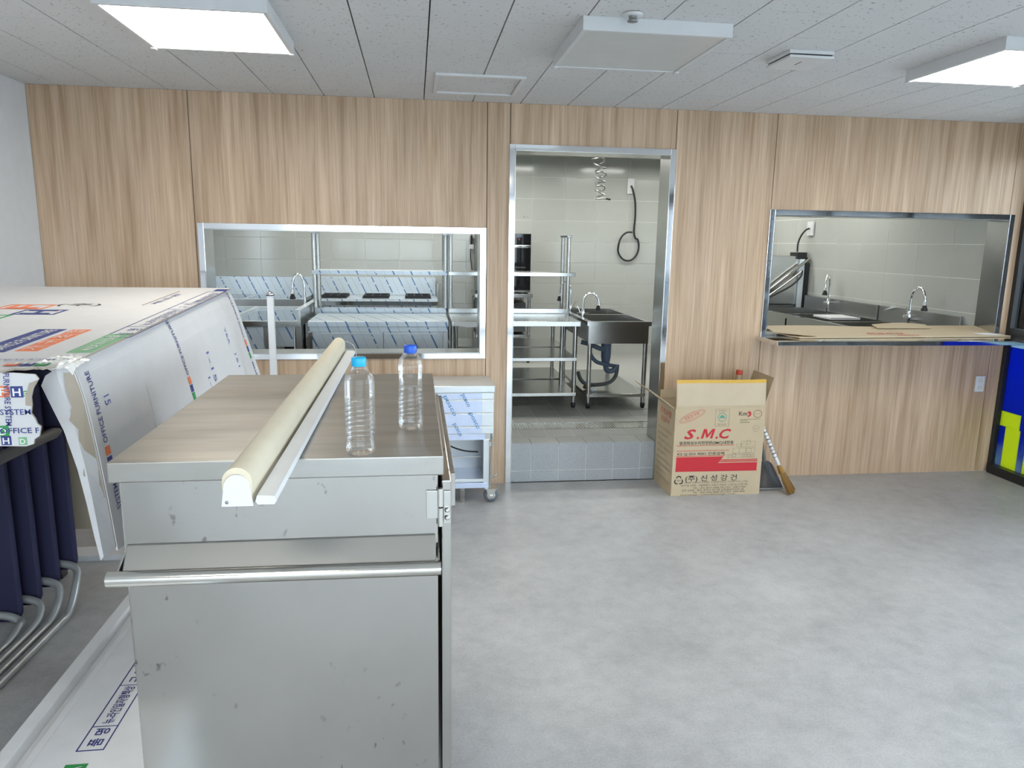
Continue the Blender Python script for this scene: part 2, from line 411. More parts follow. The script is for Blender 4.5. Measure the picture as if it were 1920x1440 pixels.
# timber wall: core + oak panels
LW = (-1.28, 0.42, 0.905, 1.68)      # left serving hatch opening x0 x1 z0 z1
DW = (0.635, 1.655, KF, 2.20)        # doorway
RW = (2.40, 4.14, 1.02, 1.835)       # right serving hatch
core = MB()
for r in [(XL, LW[0], 0, KH+.1), (LW[0], LW[1], 0, LW[2]), (LW[0], LW[1], LW[3], KH+.1), (LW[1], DW[0], 0, KH+.1),
          (DW[0], DW[1], DW[3], KH+.1), (DW[1], RW[0], 0, KH+.1), (RW[0], RW[1], 0, RW[2]), (RW[0], RW[1], RW[3], KH+.1), (RW[1], XR+.1, 0, KH+.1)]:
    core.box(r[0], r[1], 0.012, WT, r[2], r[3])
wb = obj('wall_back', core, DARK, kind='structure')
g = 0.0022
for r in [(XL, -1.33, 0, H), (-1.33, 0.458, LW[3], H), (-1.33, LW[0], LW[2], LW[3]), (LW[1], 0.458, LW[2], LW[3]), (-1.33, 0.458, 0, LW[2]), (0.458, 0.603, 0, H), (0.603, 1.687, DW[3], H), (1.655, 1.687, 0, DW[3]), (1.687, 2.372, 0, H),
          (2.372, 4.14, RW[3], H), (2.372, RW[0], RW[2], RW[3]), (2.372, 4.14, 0, RW[2]), (4.14, XR, 0, H)]:
    x0, x1 = r[0]+(g if r[0] not in LW[:1]+LW[1:2] else 0), r[1]-(g if r[1] not in (LW[0],) else 0)
    obj('oak_panel', box(x0, x1, 0.0, 0.0125, r[2], r[3]), WOOD, wb, 0.0006)

# polished trims round the openings
def trim(name, x0, x1, z0, z1, bottom, wd=0.036, depth=WT):
    e = thing(name, ((x0+x1)/2, 0, z0), None, None, kind='structure'); p = 0.012
    obj('liner', box(x0, x0+0.004, -p, depth+0.02, z0, z1), STEEL, e); obj('liner', box(x1-0.004, x1, -p, depth+0.02, z0, z1), STEEL, e)
    obj('liner', box(x0, x1, -p, depth+0.02, z1-0.004, z1), STEEL, e)
    obj('casing', box(x0-wd, x0, -p, 0.0, z0-(wd if bottom else 0), z1+wd), TRIM, e, 0.0015)
    obj('casing', box(x1, x1+wd, -p, 0.0, z0-(wd if bottom else 0), z1+wd), TRIM, e, 0.0015)
    obj('casing', box(x0, x1, -p, 0.0, z1, z1+wd), TRIM, e, 0.0015)
    if bottom:
        obj('liner', box(x0, x1, -p, depth+0.02, z0, z0+0.004), STEEL, e)
        obj('casing', box(x0, x1, -p, 0.0, z0-wd, z0), TRIM, e, 0.0015)
    return e
trim('trim_1', LW[0], LW[1], LW[2], LW[3], True)
dt = trim('trim_2', DW[0], DW[1], 0.0, DW[3], False)
trim('trim_3', RW[0], RW[1], RW[2], RW[3], False)

# step: tiled riser + tread
st = obj('step', box(DW[0], DW[1], 0.02, WT, 0, KF-0.010), GROUT, kind='structure')
xs = [DW[0]+0.004, 0.782, 0.975, 1.167, 1.36, 1.555, DW[1]-0.004]
for a, b_ in zip(xs[:-1], xs[1:]):
    obj('riser_tile', box(a+.0018, b_-.0018, 0.0175, 0.021, 0.080, KF-0.002), RTILE, st, 0.001)
    obj('riser_tile', box(a+.0018, b_-.0018, 0.0175, 0.021, 0.001, 0.0765), RTILE, st, 0.001)
    obj('tread_tile', box(a+.0018, b_-.0018, 0.022, WT+0.02, KF-0.0105, KF), FTILE, st, 0.001)

# kitchen shell
kf = obj('floor_kitchen', box(KXL-.1, KX+.1, WT, KY+.1, 0, KF-0.003), GROUT, kind='structure')
obj('floor_field', box(KXL, KX, 1.962, KY, KF-0.009, KF-0.0005), FTILE, kf); obj('floor_field', box(KXL, 0.343, WT+.02, 1.96, KF-0.009, KF-0.0005), FTILE, kf)
obj('floor_field', box(2.302, KX, WT+.02, 1.96, KF-0.009, KF-0.0005), FTILE, kf)
ftm = make_mesh('floor_tile', box(-.0957, .0957, -.0957, .0957, 0, .0085), FTILE, Vector((0, 0, 0)), .001)
for i in range(10):
    for j in range(9):
        y = 0.20+0.098+j*0.196
        if j == 1: continue
        t = bpy.data.objects.new('floor_tile', ftm); COL.objects.link(t); t.parent = kf
        t.location = (0.343+0.098+i*0.196, y, KF-0.0085)
gr = thing('drain_grate', (1.3, 0.49, KF), 'perforated steel drain grate set across the kitchen floor behind the doorway', 'drain grate')
obj('frame', MB().box(0.343, 2.302, 0.398, 0.412, KF-.008, KF+.002).box(0.343, 2.302, 0.576, 0.590, KF-.008, KF+.002), STEEL, gr)
mb = MB(); mb.box(0.343, 2.302, 0.412, 0.576, KF-.008, KF-.006)
sl = MB()
for i in range(98): sl.box(0.345+i*0.02, 0.357+i*0.02, 0.413, 0.575, KF-.006, KF+.0005)
obj('tray', mb, BLACK, gr); obj('bars', sl, STEEL, gr, kind='stuff')
# back wall tiles 400 x 250
wkb = obj('wall_kitchen_back', box(KXL-.1, KX+.1, KY, KY+.12, 0, KH+.1), GROUT, kind='structure')
wt = 0.0025
tmesh = make_mesh('wall_tile', box(-.1965+wt-.0005, .1965-wt+.0005, -.0028, 0.001, -.1245+wt, .1245-wt), KTILE, Vector((0, 0, 0)), .0012)
zr = [0.398+0.249*i for i in range(-1, 10)]
for i in range(-11, 8):
    xc = 1.390 + 0.1965 + 0.393*i
    if xc+0.19 > KX or xc-.19 < KXL: continue
    for z in zr:
        if z+.249 > KH+.1: continue
        t = bpy.data.objects.new('wall_tile', tmesh); COL.objects.link(t); t.parent = wkb; t.location = (xc, KY-.001, z+.1245)
wkr = obj('wall_kitchen_right', box(KX, KX+.09, WT, KY, 0, KH+.1), GROUT, kind='structure')
tmesh2 = make_mesh('wall_tile', box(-.0006, 0.001, -.204+wt, .204-wt, -.1278+wt, .1278-wt), KTILE, Vector((0, 0, 0)), .0004)
for i in range(-1, 9):
    yc = 0.53+0.408*i+.204-.0
    if yc > KY-.15: continue
    for j in range(9):
        z = 0.387+0.2555*j-.0
        t = bpy.data.objects.new('wall_tile', tmesh2); COL.objects.link(t); t.parent = wkr; t.location = (KX-.001, yc, z+.1278)
        if i == -1: t.scale = (1, 0.86, 1); t.location.y = 0.53-.176
obj('wall_kitchen_left', box(KXL-.1, KXL, WT, KY, 0, KH+.1), KTILE, kind='structure')
kc = obj('ceiling_kitchen', box(KXL-.1, KX+.1, WT, KY+.1, KH, KH+.1), KCEIL, kind='structure')

# glazed right wall
ww = obj('wall_right', MB().box(XR, XR+.12, YB, 0.17, H-.16, H+.1), BLACKALU, kind='structure')
mull = [0.0, -1.30, -2.6, -3.9, -5.2, -6.5, -7.8, YB]
for i, (a, b_) in enumerate(zip(mull[:-1], mull[1:])):
    e = thing('window_%d' % (i+1), (XR, (a+b_)/2, 0), None, None, kind='structure')
    obj('frame_post', box(XR-.005, XR+.07, a-.035, a, 0, H-.16), BLACKALU, e, .002)
    obj('frame_post', box(XR-.005, XR+.07, b_, b_+.015, 0, H-.16), BLACKALU, e)
    obj('frame_sill', box(XR-.03, XR+.07, b_+.015, a-.035, 0, .065), BLACKALU, e, .002)
    obj('frame_transom', box(XR-.005, XR+.07, b_+.015, a-.035, 0.985, 1.075), BLACKALU, e, .002)
    obj('frame_head', box(XR-.005, XR+.07, b_+.015, a-.035, H-.24, H-.16), BLACKALU, e, .002)
    obj('pane', box(XR+.03, XR+.034, b_+.015, a-.035, 1.075, H-.24), GLASS, e)
    pl = obj('pane', box(XR+.03, XR+.034, b_+.015, a-.035, .065, .985), GLASS, e)
    if i < 1:
        fm = MB()
        for (yy0, yy1, zz0, zz1) in ((b_+.015, a-.035, .47, .94), (-.285, -.215, .36, .47), (b_+.015, -.48, .065, .47), (-.092, -.035, .065, .36), (-.285, -.228, .065, .36)): fm.box(XR+.026, XR+.029, yy0, yy1, zz0, zz1)
        obj('printed_film', fm, POSTER, pl)
        obj('printed_band', box(XR+.026, XR+.029, b_+.015, a-.035, .9405, .985), WHITEP, pl)
    if i == 0:
        obj('printed_figure', MB().box(XR+.026, XR+.029, -.215, -.035, .36, .47).box(XR+.026, XR+.029, -.228, -.092, .065, .36), YELLOWP, pl)
        obj('printed_figure', box(XR+.026, XR+.029, -.48, -.285, .065, .47), YELLOWP, pl)
# wall behind the camera, glazed too
wc = obj('wall_front', MB().box(XL, XR, YB-.12, YB, 0, .12).box(XL, XR, YB-.12, YB, H-.2, H+.1), PAINT, kind='structure')
bays = [XL, -.6, 1.0, 2.6, XR]
for i, (a, b_) in enumerate(zip(bays[:-1], bays[1:])):
    e = thing('window_%d' % (i+8), ((a+b_)/2, YB, .12), None, None, kind='structure')
    obj('frame_post', box(a, a+.05, YB-.06, YB, .12, H-.2), BLACKALU, e); obj('frame_post', box(b_-.05, b_, YB-.06, YB, .12, H-.2), BLACKALU, e)
    obj('frame_transom', box(a+.05, b_-.05, YB-.06, YB, .95, 1.02), BLACKALU, e)
    obj('pane', box(a+.05, b_-.05, YB-.032, YB-.028, 1.02, H-.2), GLASS, e); obj('pane', box(a+.05, b_-.05, YB-.032, YB-.028, .12, .95), GLASS, e)

# ================================================================== CEILING FITTINGS
def lamp(x, y, on, label, group='square surface-mounted ceiling lamps', z=H, dm=None, sx=.60, sy=.635):
    e = thing('ceiling_lamp', (x, y, z-.052), label, 'ceiling lamp', group)
    t = .018; a, b_, c, d = x-sx/2, x+sx/2, y-sy/2, y+sy/2; z0 = z-.052
    fr = MB().box(a, b_, c, c+t, z0, z).box(a, b_, d-t, d, z0, z).box(a, a+t, c+t, d-t, z0, z).box(b_-t, b_, c+t, d-t, z0, z)
    obj('frame', fr, WHITEMET, e, .0015)
    obj('diffuser', box(a+t, b_-t, c+t, d-t, z0+.004, z0+.010), dm or (ONDIFF if on else OFFDIFF), e)
    for (u, v) in ((a, d), (b_, d)):
        s = 1 if u == a else -1
        obj('corner_clip', box(min(u, u+s*.02), max(u, u+s*.02), d-.03, d+.002, z0-.006, z0+.001), WHITEPL, e, .001)
    return e
lamp(-.822, -1.545, True, 'lit square ceiling lamp nearest the white left wall')
lamp(.945, -1.542, False, 'unlit square ceiling lamp in the middle of the ceiling')
lamp(2.690, -1.585, True, 'lit square ceiling lamp at the upper right by the windows')
for x in (-.82, .945, 2.69):
    for y in (-5.35, -7.5):
        lamp(x, y, True, 'lit square ceiling lamp in the part of the room behind the camera', 'ceiling lamps behind the camera')
for x in (-1.15, .05, 1.25, 2.45, 3.55):  # the rightmost pair is added to brighten the right kitchen wall
    for y in (3.2, 1.75):
        lamp(x, y, True, 'lit ceiling lamp of the tiled kitchen', 'kitchen ceiling lamps', KH, KDIFF, .60, .30)
e = thing('access_hatch', (.35, -.515, H-.006), 'square white framed access hatch in the ceiling near the timber wall', 'ceiling hatch')
a, b_, c, d = .113, .59, -.765, -.27; HZ = H-.012
obj('frame', MB().box(a, b_, c, c+.024, HZ, H).box(a, b_, d-.022, d, HZ, H).box(a, a+.022, c+.024, d-.022, HZ, H).box(b_-.022, b_, c+.024, d-.022, HZ, H), WHITEPL, e, .001)
obj('door', box(a+.025, b_-.025, c+.025, d-.025, H-.003, H+.0), CEIL, e)
e = thing('ceiling_access_point', (1.75, -1.43, H-.032), 'flat white wireless unit with a dark slot fixed under the ceiling', 'wireless unit')
obj('base', box(1.645, 1.855, -1.545, -1.320, H-.016, H), WHITEPL, e, .003)
obj('slot', box(1.652, 1.848, -1.538, -1.327, H-.022, H-.016), BLACK, e)
obj('cover', box(1.645, 1.855, -1.549, -1.316, H-.034, H-.022), WHITEPL, e, .004)
obj('mark', box(1.735, 1.741, -1.475, -1.415, H-.0348, H-.034), GREYPL, e)
e = thing('sprinkler_head', (.823, -1.915, H-.03), 'small dark sprinkler head with round white plate near the unlit lamp', 'sprinkler')
obj('plate', MB().lathe([(.038, -.003), (.036, -.007), (.018, -.010)], (.823, -1.915, H), 20), WHITEPL, e)
obj('nozzle', MB().lathe([(.016, -.010), (.014, -.022), (.020, -.026), (.020, -.030), (.005, -.033)], (.823, -1.915, H), 14), DARKSTEEL, e)

# ================================================================== STEEL FOOD CART (foreground)
ct = thing('food_cart', (-.285, -2.77, 0), 'large worn stainless steel food cart with bumper handle standing in the foreground', 'cart')
bx0, bx1, by0, by1, bz0, bz1 = -.617, .046, -3.268, -2.27, .15, 1.126
obj('body', box(bx0, bx1, by0, by1, bz0, bz1), CARTM, ct, .004)
obj('lid', box(-.632, .058, -3.283, -2.257, 1.126, 1.170), LIDM, ct, .003)
# bumper rail: bent ledge carrying a tube
obj('ledge', MB().prism([(bx0+.006, by0+.001, .988), (bx0+.006, by0-.004, .984), (bx0+.006, by0-.046, .928), (bx0+.006, by0-.040, .918), (bx0+.006, by0-.020, .918), (bx0+.006, by0+.001, .930)], (bx1-bx0-.012, 0, 0)), DARKSTEEL, ct, .003)
hd = obj('handle', MB().tube([(bx0-.018, by0-.050, .931), (bx1+.004, by0-.050, .927)], .0165, 16), HANDLEM, ct)
for s, xx in ((-1, bx0), (1, bx1)):
    obj('bracket', MB().prism([(xx-.002, by0+.02, .975), (xx-.002, by0-.055, .938), (xx-.002, by0-.055, .918), (xx-.002, by0+.02, .93)], (.004, 0, 0)), HANDLEM, ct)
# side door on hinges, a little proud of the body
dr = obj('door', box(.054, .076, -3.255, -2.30, .16, 1.105), CARTM, ct, .003)
obj('door_flange', MB().box(.0765, .088, -3.19, -2.30, 1.02, 1.10), LIDM, dr, .002)
for zc in (1.052, .22):
    h = obj('hinge', MB().box(.020, .047, -3.2745, -3.2685, zc-.028, zc+.036).box(.058, .074, -3.262, -3.2555, zc-.045, zc+.03), STEEL, ct, .001)
    obj('hinge_pin', MB().tube([(.0505, -3.2755, zc-.045), (.0505, -3.2755, zc-.003)], .0062, 12).tube([(.0505, -3.2755, zc+.001), (.0505, -3.2755, zc+.042)], .0066, 12), HANDLEM, h)
    for dz in (-.012, -.030):
        obj('bolt', MB().lathe([(.006, 0), (.006, -.004), (.003, -.007)], (.066, -3.2625, zc+dz), 10, 'Y'), HANDLEM, h)
for x in (bx0+.08, bx1-.08):
    for y in (by0+.1, by1-.1):
        cs = obj('caster', MB().box(x-.03, x+.03, y-.03, y+.03, .135, .15).box(x-.022, x-.016, y-.03, y+.03, .05, .136).box(x+.016, x+.022, y-.03, y+.03, .05, .136), STEEL, ct)
        obj('wheel', MB().lathe([(.03, -.013), (.06, -.012), (.062, 0), (.06, .012), (.03, .013)], (x, y, .062), 20, 'X'), RUBBER, cs)

# ------------------------------------------------------------------ bottles
def bottle(x, y, h, rad, shape, cap_mat, label, fill):
    z = 1.1702; e = thing('water_bottle', (x, y, z), label, 'bottle', 'plastic water bottles on the steel cart')
    pr = []
    for r_, t in shape: pr.append((r_*rad, t*h))
    # add ribs
    out = []
    N_ = 90
    def prof(t):
        for (r0, t0), (r1, t1) in zip(shape[:-1], shape[1:]):
            if t0 <= t <= t1:
                u = (t-t0)/max(1e-6, t1-t0); u = u*u*(3-2*u); return r0+(r1-r0)*u
        return shape[-1][0]
    tmax = shape[-1][1]
    for i in range(N_+1):
        t = tmax*i/N_; r_ = prof(t)
        if .10 < t < .52: r_ -= .026*abs(math.sin(t*math.pi/.052))
        out.append((r_*rad, t*h))
    bm = MB().lathe([(0.0005, .004)] + [(rad*.70, .0)] + out[1:], (x, y, z), 40)
    obj('body', bm, PET, e)
    wat = [(0.0005, .006), (rad*.70, .003)] + [(max(.001, r_-.0012), hh) for r_, hh in out[3:] if hh < fill*h] + [(0.0005, fill*h)]
    obj('water', MB().lathe(wat, (x, y, z), 40), WATER, e)
    ct_ = h-.0195
    obj('neck_ring', MB().lathe([(.0128, ct_-.008), (.0165, ct_-.006), (.0165, ct_-.003), (.0128, ct_-.001)], (x, y, z), 28), PET, e)
    n = 44; mb = MB()
    prof_c = [(.0150, ct_), (.0155, ct_+.002), (.0155, ct_+.0165), (.0140, ct_+.0192), (.0005, ct_+.0195)]
    vs = []
    for r_, hh in prof_c:
        for j in range(n):
            rr = r_ * (1 + (.02 if (j % 2 and .003 < hh-ct_ < .017) else 0)); a_ = 2*math.pi*j/n
            vs.append((x+rr*math.cos(a_), y+rr*math.sin(a_), z+hh))
    mb.add(vs, [(i*n+j, i*n+(j+1) % n, (i+1)*n+(j+1) % n, (i+1)*n+j) for i in range(len(prof_c)-1) for j in range(n)], True)
    mb.add(vs[:n], [list(range(n))[::-1]])
    obj('cap', mb, cap_mat, e)
SH1 = [(.86, .0), (.97, .04), (1.0, .08), (1.0, .50), (.98, .55), (1.0, .60), (1.0, .74), (.96, .78), (.62, .87), (.43, .905), (.43, .93)]
SH2 = [(.80, .0), (.96, .05), (1.0, .09), (1.0, .34), (.96, .46), (.90, .55), (.94, .66), (.98, .74), (.90, .82), (.62, .89), (.45, .915), (.45, .93)]
bottle(-.121, -3.245, .212, .0325, SH1, CAPCYAN, 'clear water bottle with a light cyan cap at the front edge of the cart', .55)
bottle(-.0135, -3.035, .209, .0312, SH2, CAPBLUE, 'clear water bottle with a dark blue cap further back on the cart', .50)

# ------------------------------------------------------------------ rolled projection screen lying on the cart
sc_ = thing('roller_screen', (-.29, -2.85, 1.1705), 'cream rolled screen in a white channel with a flat pull bar lying across the cart', 'roller screen')
ya, yb = -3.568, -1.80; zb = 1.1707
def arch(w0, w1, h0, r, n=14):
    pts = [(-w0/2, 0)]
    for i in range(n+1):
        a_ = math.pi*(1-i/n); pts.append((w1/2*math.cos(a_), h0+r*math.sin(a_)))
    pts.append((w0/2, 0)); return pts
cx = -.3085
pp = arch(.048, .0505, .038, .0262, 18)
rl = MB(); n = len(pp)
vs = [(cx+u, y, zb+.004+v) for y in (ya+.006, yb) for u, v in pp]
rl.add(vs, [(i, i+1, n+i+1, n+i) for i in range(n-1)], True); rl.add(vs, [(0, n, 2*n-1, n-1)])
rl.add(vs[:n], [list(range(n))]); rl.add(vs[n:], [list(range(n))[::-1]])
obj('screen_roll', rl, CREAM, sc_)
pe = arch(.0535, .044, .034, .023, 18)
ec = obj('end_cap', MB().prism([(cx+u, ya, zb+v) for u, v in pe], (0, .006, 0)), WHITEPL, sc_, .0008)
obj('screw', MB().lathe([(.003, 0), (.003, -.001), (.001, -.0015)], (cx-.017, ya, zb+.008), 10, 'Y'), DARKSTEEL, ec)
obj('axle_disc', MB().lathe([(.0048, 0), (.0044, -.0006)], (cx-.002, ya, zb+.040), 16, 'Y'), WHITEPL, ec)
obj('end_cap', MB().prism([(cx+u, yb, zb+v) for u, v in pe], (0, .006, 0)), WHITEPL, sc_, .0008)
obj('mounting_channel', box(cx-.0265, cx+.0265, ya+.006, yb, zb, zb+.004), WHITEPL, sc_)
bar = MB().prism([(cx+.0300, ya-.0, zb+.008), (cx+.034, ya, zb+.002), (cx+.062, ya, zb+.002), (cx+.066, ya, zb+.008), (cx+.063, ya, zb+.0175), (cx+.033, ya, zb+.0195)], (0, yb-ya-.02, 0))
pb = obj('pull_bar', bar, WHITEPL, sc_, .0012)
text('AM', .010, (cx+.047, yb-.035, zb+.0190), (1, -.1, 0), (0, 1, 0), INKRED, pb, name='printed_mark')
obj('pull_cord', MB().tube(spline([(cx+.01, yb+.003, zb+.055), (cx+.045, yb+.008, zb+.045), (cx+.066, yb-.005, zb+.018), (cx+.070, yb-.01, zb-.05), (cx+.071, yb-.01, zb-.12)], 5), .0012, 6), WHITEPL, sc_)

# ------------------------------------------------------------------ big torn white carton covering the chairs
K_ = .0488
def tz(y): return 1.300+(y+2.72)*K_
wc_ = thing('white_carton', (-1.45, -1.9, 0), 'big torn white printed carton draped over the navy chairs left of the cart', 'carton')
tpts = [(-2.03, -1.0), (-.915, -1.0), (-.905, -1.02), (-.902, -2.74), (-.93, -2.79), (-.945, -2.835), (-.965, -2.822), (-.985, -2.838), (-1.012, -2.835), (-1.03, -2.868), (-1.08, -2.875), (-2.03, -2.875)]
top_ = obj('top_panel', MB().prism([(x, y, tz(y)-.006) for x, y in tpts], (0, 0, .006)), [WCARD, KRAFTGREY], wc_, edge=(0, -K_, 1))
A0, A1 = Vector((-.902, -2.745, tz(-2.745)-.003)), Vector((-.905, -1.0, tz(-1.0)-.003))
B0, B1 = Vector((-.852, -2.72, .745)), Vector((-.735, -.93, .72))
def side(u, v):
    p = (A0.lerp(A1, u)).lerp(B0.lerp(B1, u), v)
    # rounded shoulder and slight belly
    p.x += -.018*math.exp(-v*14) + .012*math.sin(v*math.pi)*math.sin(u*3.2+.4)
    return p
def sn(u, v):
    e_ = 1e-3; return ((side(u+e_, v)-side(u, v)).cross(side(u, v+e_)-side(u, v))).normalized()*-1
SL = .225
def near(u, v):
    cut = SL - .016*max(0, (v-.25)/.75)
    uu = u*cut; return side(uu, v), sn(uu, v)
def far(u, v):
    cut = SL + .010*max(0, (v-.25)/.75)
    uu = cut+u*(1-cut); return side(uu, v), sn(uu, v)
sp = obj('side_panel', MB().grid(near, 6, 12, .006).grid(far, 16, 12, .006), [WCARD, KRAFTGREY], wc_)
for p in sp.data.polygons: p.use_smooth = False
# narrow front return flap with bare board where the liner was torn off
L = [(-.972, 1.262), (-.985, 1.235), (-.962, 1.17), (-.940, 1.11), (-.915, 1.0), (-.900, .90), (-.888, .80), (-.878, .735)]
Rr = [side(0, v) for v in (0.01, .07, .2, .32, .5, .68, .85, .98)]
vs = [];
for (lx, lz), r_ in zip(L, Rr): vs += [Vector((lx, -2.768, lz)), Vector((lx*.35+(r_.x-.01)*.65, -2.771, lz*.35+r_.z*.65)), Vector((r_.x, r_.y-.004, r_.z))]
ff = MB(); nn = len(L)
back = [v+Vector((0, .005, 0)) for v in vs]
fs = []
for i in range(nn-1):
    for j in range(2):
        a_, b2, c_, d_ = i*3+j, i*3+j+1, (i+1)*3+j+1, (i+1)*3+j
        fs += [(a_, b2, c_, d_), (a_+nn*3, d_+nn*3, c_+nn*3, b2+nn*3)]
    fs += [(i*3, (i+1)*3, (i+1)*3+nn*3, i*3+nn*3), (i*3+2, i*3+2+nn*3, (i+1)*3+2+nn*3, (i+1)*3+2)]
fs += [(0, nn*3, nn*3+1, 1), (1, nn*3+1, nn*3+2, 2)]
e_ = (nn-1)*3; fs += [(e_, e_+1, e_+1+nn*3, e_+nn*3), (e_+1, e_+2, e_+2+nn*3, e_+1+nn*3)]
ff.add(vs+back, fs)
fo = obj('front_flap', ff, [WCARD, KRAFTGREY], wc_, edge=(0, 1, 0))
tl = []
for k_, (v, wd) in enumerate([(.05, .018), (.13, .026), (.22, .024), (.28, .034), (.33, .022), (.40, .026), (.48, .022), (.56, .03), (.60, .018), (.66, .024), (.70, .012)]):
    s_ = side(0, v); tl.append((s_, wd))
tp = [Vector((s_.x-.002, s_.y-.0075, s_.z)) for s_, wd in tl] + [Vector((s_.x-wd, s_.y-.0075+(-2.774-s_.y+.004)*min(1, wd/.034), s_.z)) for s_, wd in reversed(tl)]
obj('torn_patch', MB().prism(tp, (0, -.0015, 0)), KRAFTGREY, fo)
# hanging front panel with torn edge
YF = -2.872
fp = [(-2.03, 1.285), (-1.0, 1.288), (-.948, 1.284), (-.940, 1.272), (-.955, 1.248), (-.962, 1.225), (-.962, 1.205), (-.966, 1.184), (-.958, 1.170), (-.954, 1.156), (-.946, 1.149), (-.952, 1.124), (-.965, 1.116), (-.967, 1.104), (-.985, 1.098), (-1.05, 1.100), (-2.03, 1.09)]
frp = obj('front_panel', MB().prism([(x, YF, z) for x, z in fp], (0, .006, 0)), [WCARD, KRAFTGREY], wc_, edge=(0, 1, 0))
obj('torn_patch', MB().prism([(-.941, YF-.001, 1.270), (-.956, YF-.001, 1.248), (-.963, YF-.001, 1.225), (-.963, YF-.001, 1.203), (-.976, YF-.001, 1.205), (-.974, YF-.001, 1.228), (-.962, YF-.001, 1.262)], (0, -.001, 0)), KRAFTGREY, frp)
# crumpled clear tape over the near corner
def crump(u, v):
    x = -.985+u*.095; y = -2.80+v*.11
    z = tz(y)+.002+.004*math.sin(u*17+v*9)*math.sin(v*13-u*5)-max(0, x+.905)*.9-max(0, -2.775-y)*.5
    return Vector((x, y, z)), Vector((0, 0, 1))
obj('tape', MB().grid(crump, 10, 10, .0006), PTAPE, wc_)

# --- print on the top panel (baseline runs away from the camera, letters' tops to the left)
XD, YD = Vector((0, 1, K_)), Vector((-1, 0, 0)); TN = Vector((0, -K_, 1)).normalized()
def T(x, y, dz=.0004): return Vector((x, y, tz(y)+dz))
def tpatch(pts, mat, name='printed_block', dz=.0): return patch(name, [T(x, y, dz) for x, y in pts], TN, mat, top_, .0006)
def trect(x0, x1, y0, y1, mat, dz=0): return tpatch([(x0, y0), (x0, y1), (x1, y1), (x1, y0)], mat, dz=dz)
def tframe(x0, x1, y0, y1, t_, mat):
    mb = MB()
    for q in ([(x0, y0), (x0, y1), (x0+t_, y1), (x0+t_, y0)], [(x1-t_, y0), (x1-t_, y1), (x1, y1), (x1, y0)], [(x0+t_, y0), (x0+t_, y0+t_*1.2), (x1-t_, y0+t_*1.2), (x1-t_, y0)], [(x0+t_, y1-t_*1.2), (x0+t_, y1), (x1-t_, y1), (x1-t_, y1-t_*1.2)]):
        mb.prism([T(x, y) for x, y in q], TN*.0006)
    return obj('printed_frame', mb, mat, top_)
trect(-1.225, -1.138, -2.63, -2.24, INKNAVY); text('OFFICE FURNITURE', .050, T(-1.158, -2.61, .0012), XD, YD, INKWHITE, top_, fit=.35, bold=.01)
for i, ch in enumerate('가구조합'):
    y0 = -2.615+i*.094
    trect(-1.118, -1.058, y0, y0+.086, INKORANGE); text(ch, .052, T(-1.069, y0+.014, .0012), XD, YD, INKWHITE, top_, fit=.055)
tframe(-.972, -.904, -2.640, -2.335, .008, INKPALEGREEN); trect(-.960, -.915, -2.628, -2.347, INKPALEGREEN); text('MADE IN KOREA', .040, T(-.921, -2.612, .0012), XD, YD, INKWHITE, top_, fit=.25, bold=.012)
tframe(-.972, -.886, -2.40, -1.17, .0035, INKNAVY)
text('품  명', .048, T(-.906, -2.36), XD, YD, INKNAVY, top_, fit=.13); text('뉴-라인일자형책상', .048, T(-.906, -2.16), XD, YD, INKNAVY, top_, fit=.38)
text('규  격', .048, T(-.906, -1.72), XD, YD, INKNAVY, top_, fit=.11); text('1800x700x720', .045, T(-.906, -1.56), XD, YD, INKNAVY, top_, fit=.34)
for y in (-2.19, -1.76, -1.58): trect(-.970, -.888, y, y+.004, INKNAVY)
trect(-.955, -.90, -1.14, -1.06, INKNAVY)
text('제조원', .03, T(-1.06, -1.62), XD, YD, INKNAVY, top_, fit=.35); trect(-1.105, -1.099, -1.65, -1.15, INKGREY)
# big outlined letters D H F
def outline_square(x0, x1, y0, y1, mat, ch):
    tframe(x0, x1, y0, y1, .010, mat); text(ch, (x1-x0)*.95, T(x1-.03, y0+.02), XD, YD, mat, top_, fit=(y1-y0)*.72, bold=.02)
def skew(x0, x1, y0, y1, mat, ch): outline_square(x0, x1, y0, y1, mat, ch)
skew(-1.475, -1.322, -1.915, -1.79, INKNAVY, 'H'); skew(-1.60, -1.428, -1.775, -1.645, INKORANGE, 'F'); skew(-1.60, -1.455, -2.06, -1.925, INKGREEN, 'D')
text('(주)', .08, T(-1.26, -1.67), (1, .05, 0), (0, 1, K_), INKBLACK, top_, fit=.16, align='RIGHT')
# tape print along the near edge of the top, seen upside down
XU, YU = Vector((-1, -.03, 0)), Vector((.05, -1, -K_))
text('OFFICE FURNITURE SYSTEM', .026, T(-.93, -2.735, .003), XU, YU, INKNAVY, top_, fit=.36)
for i, (ch, mt) in enumerate((('D', INKGREEN), ('H', INKNAVY), ('F', INKORANGE))):
    x1 = -.945-i*.036
    trect(x1-.032, x1, -2.818, -2.785, mt, dz=.002); text(ch, .030, T(x1-.003, -2.79, .004), XU, YU, INKWHITE, top_, fit=.022, bold=.02)
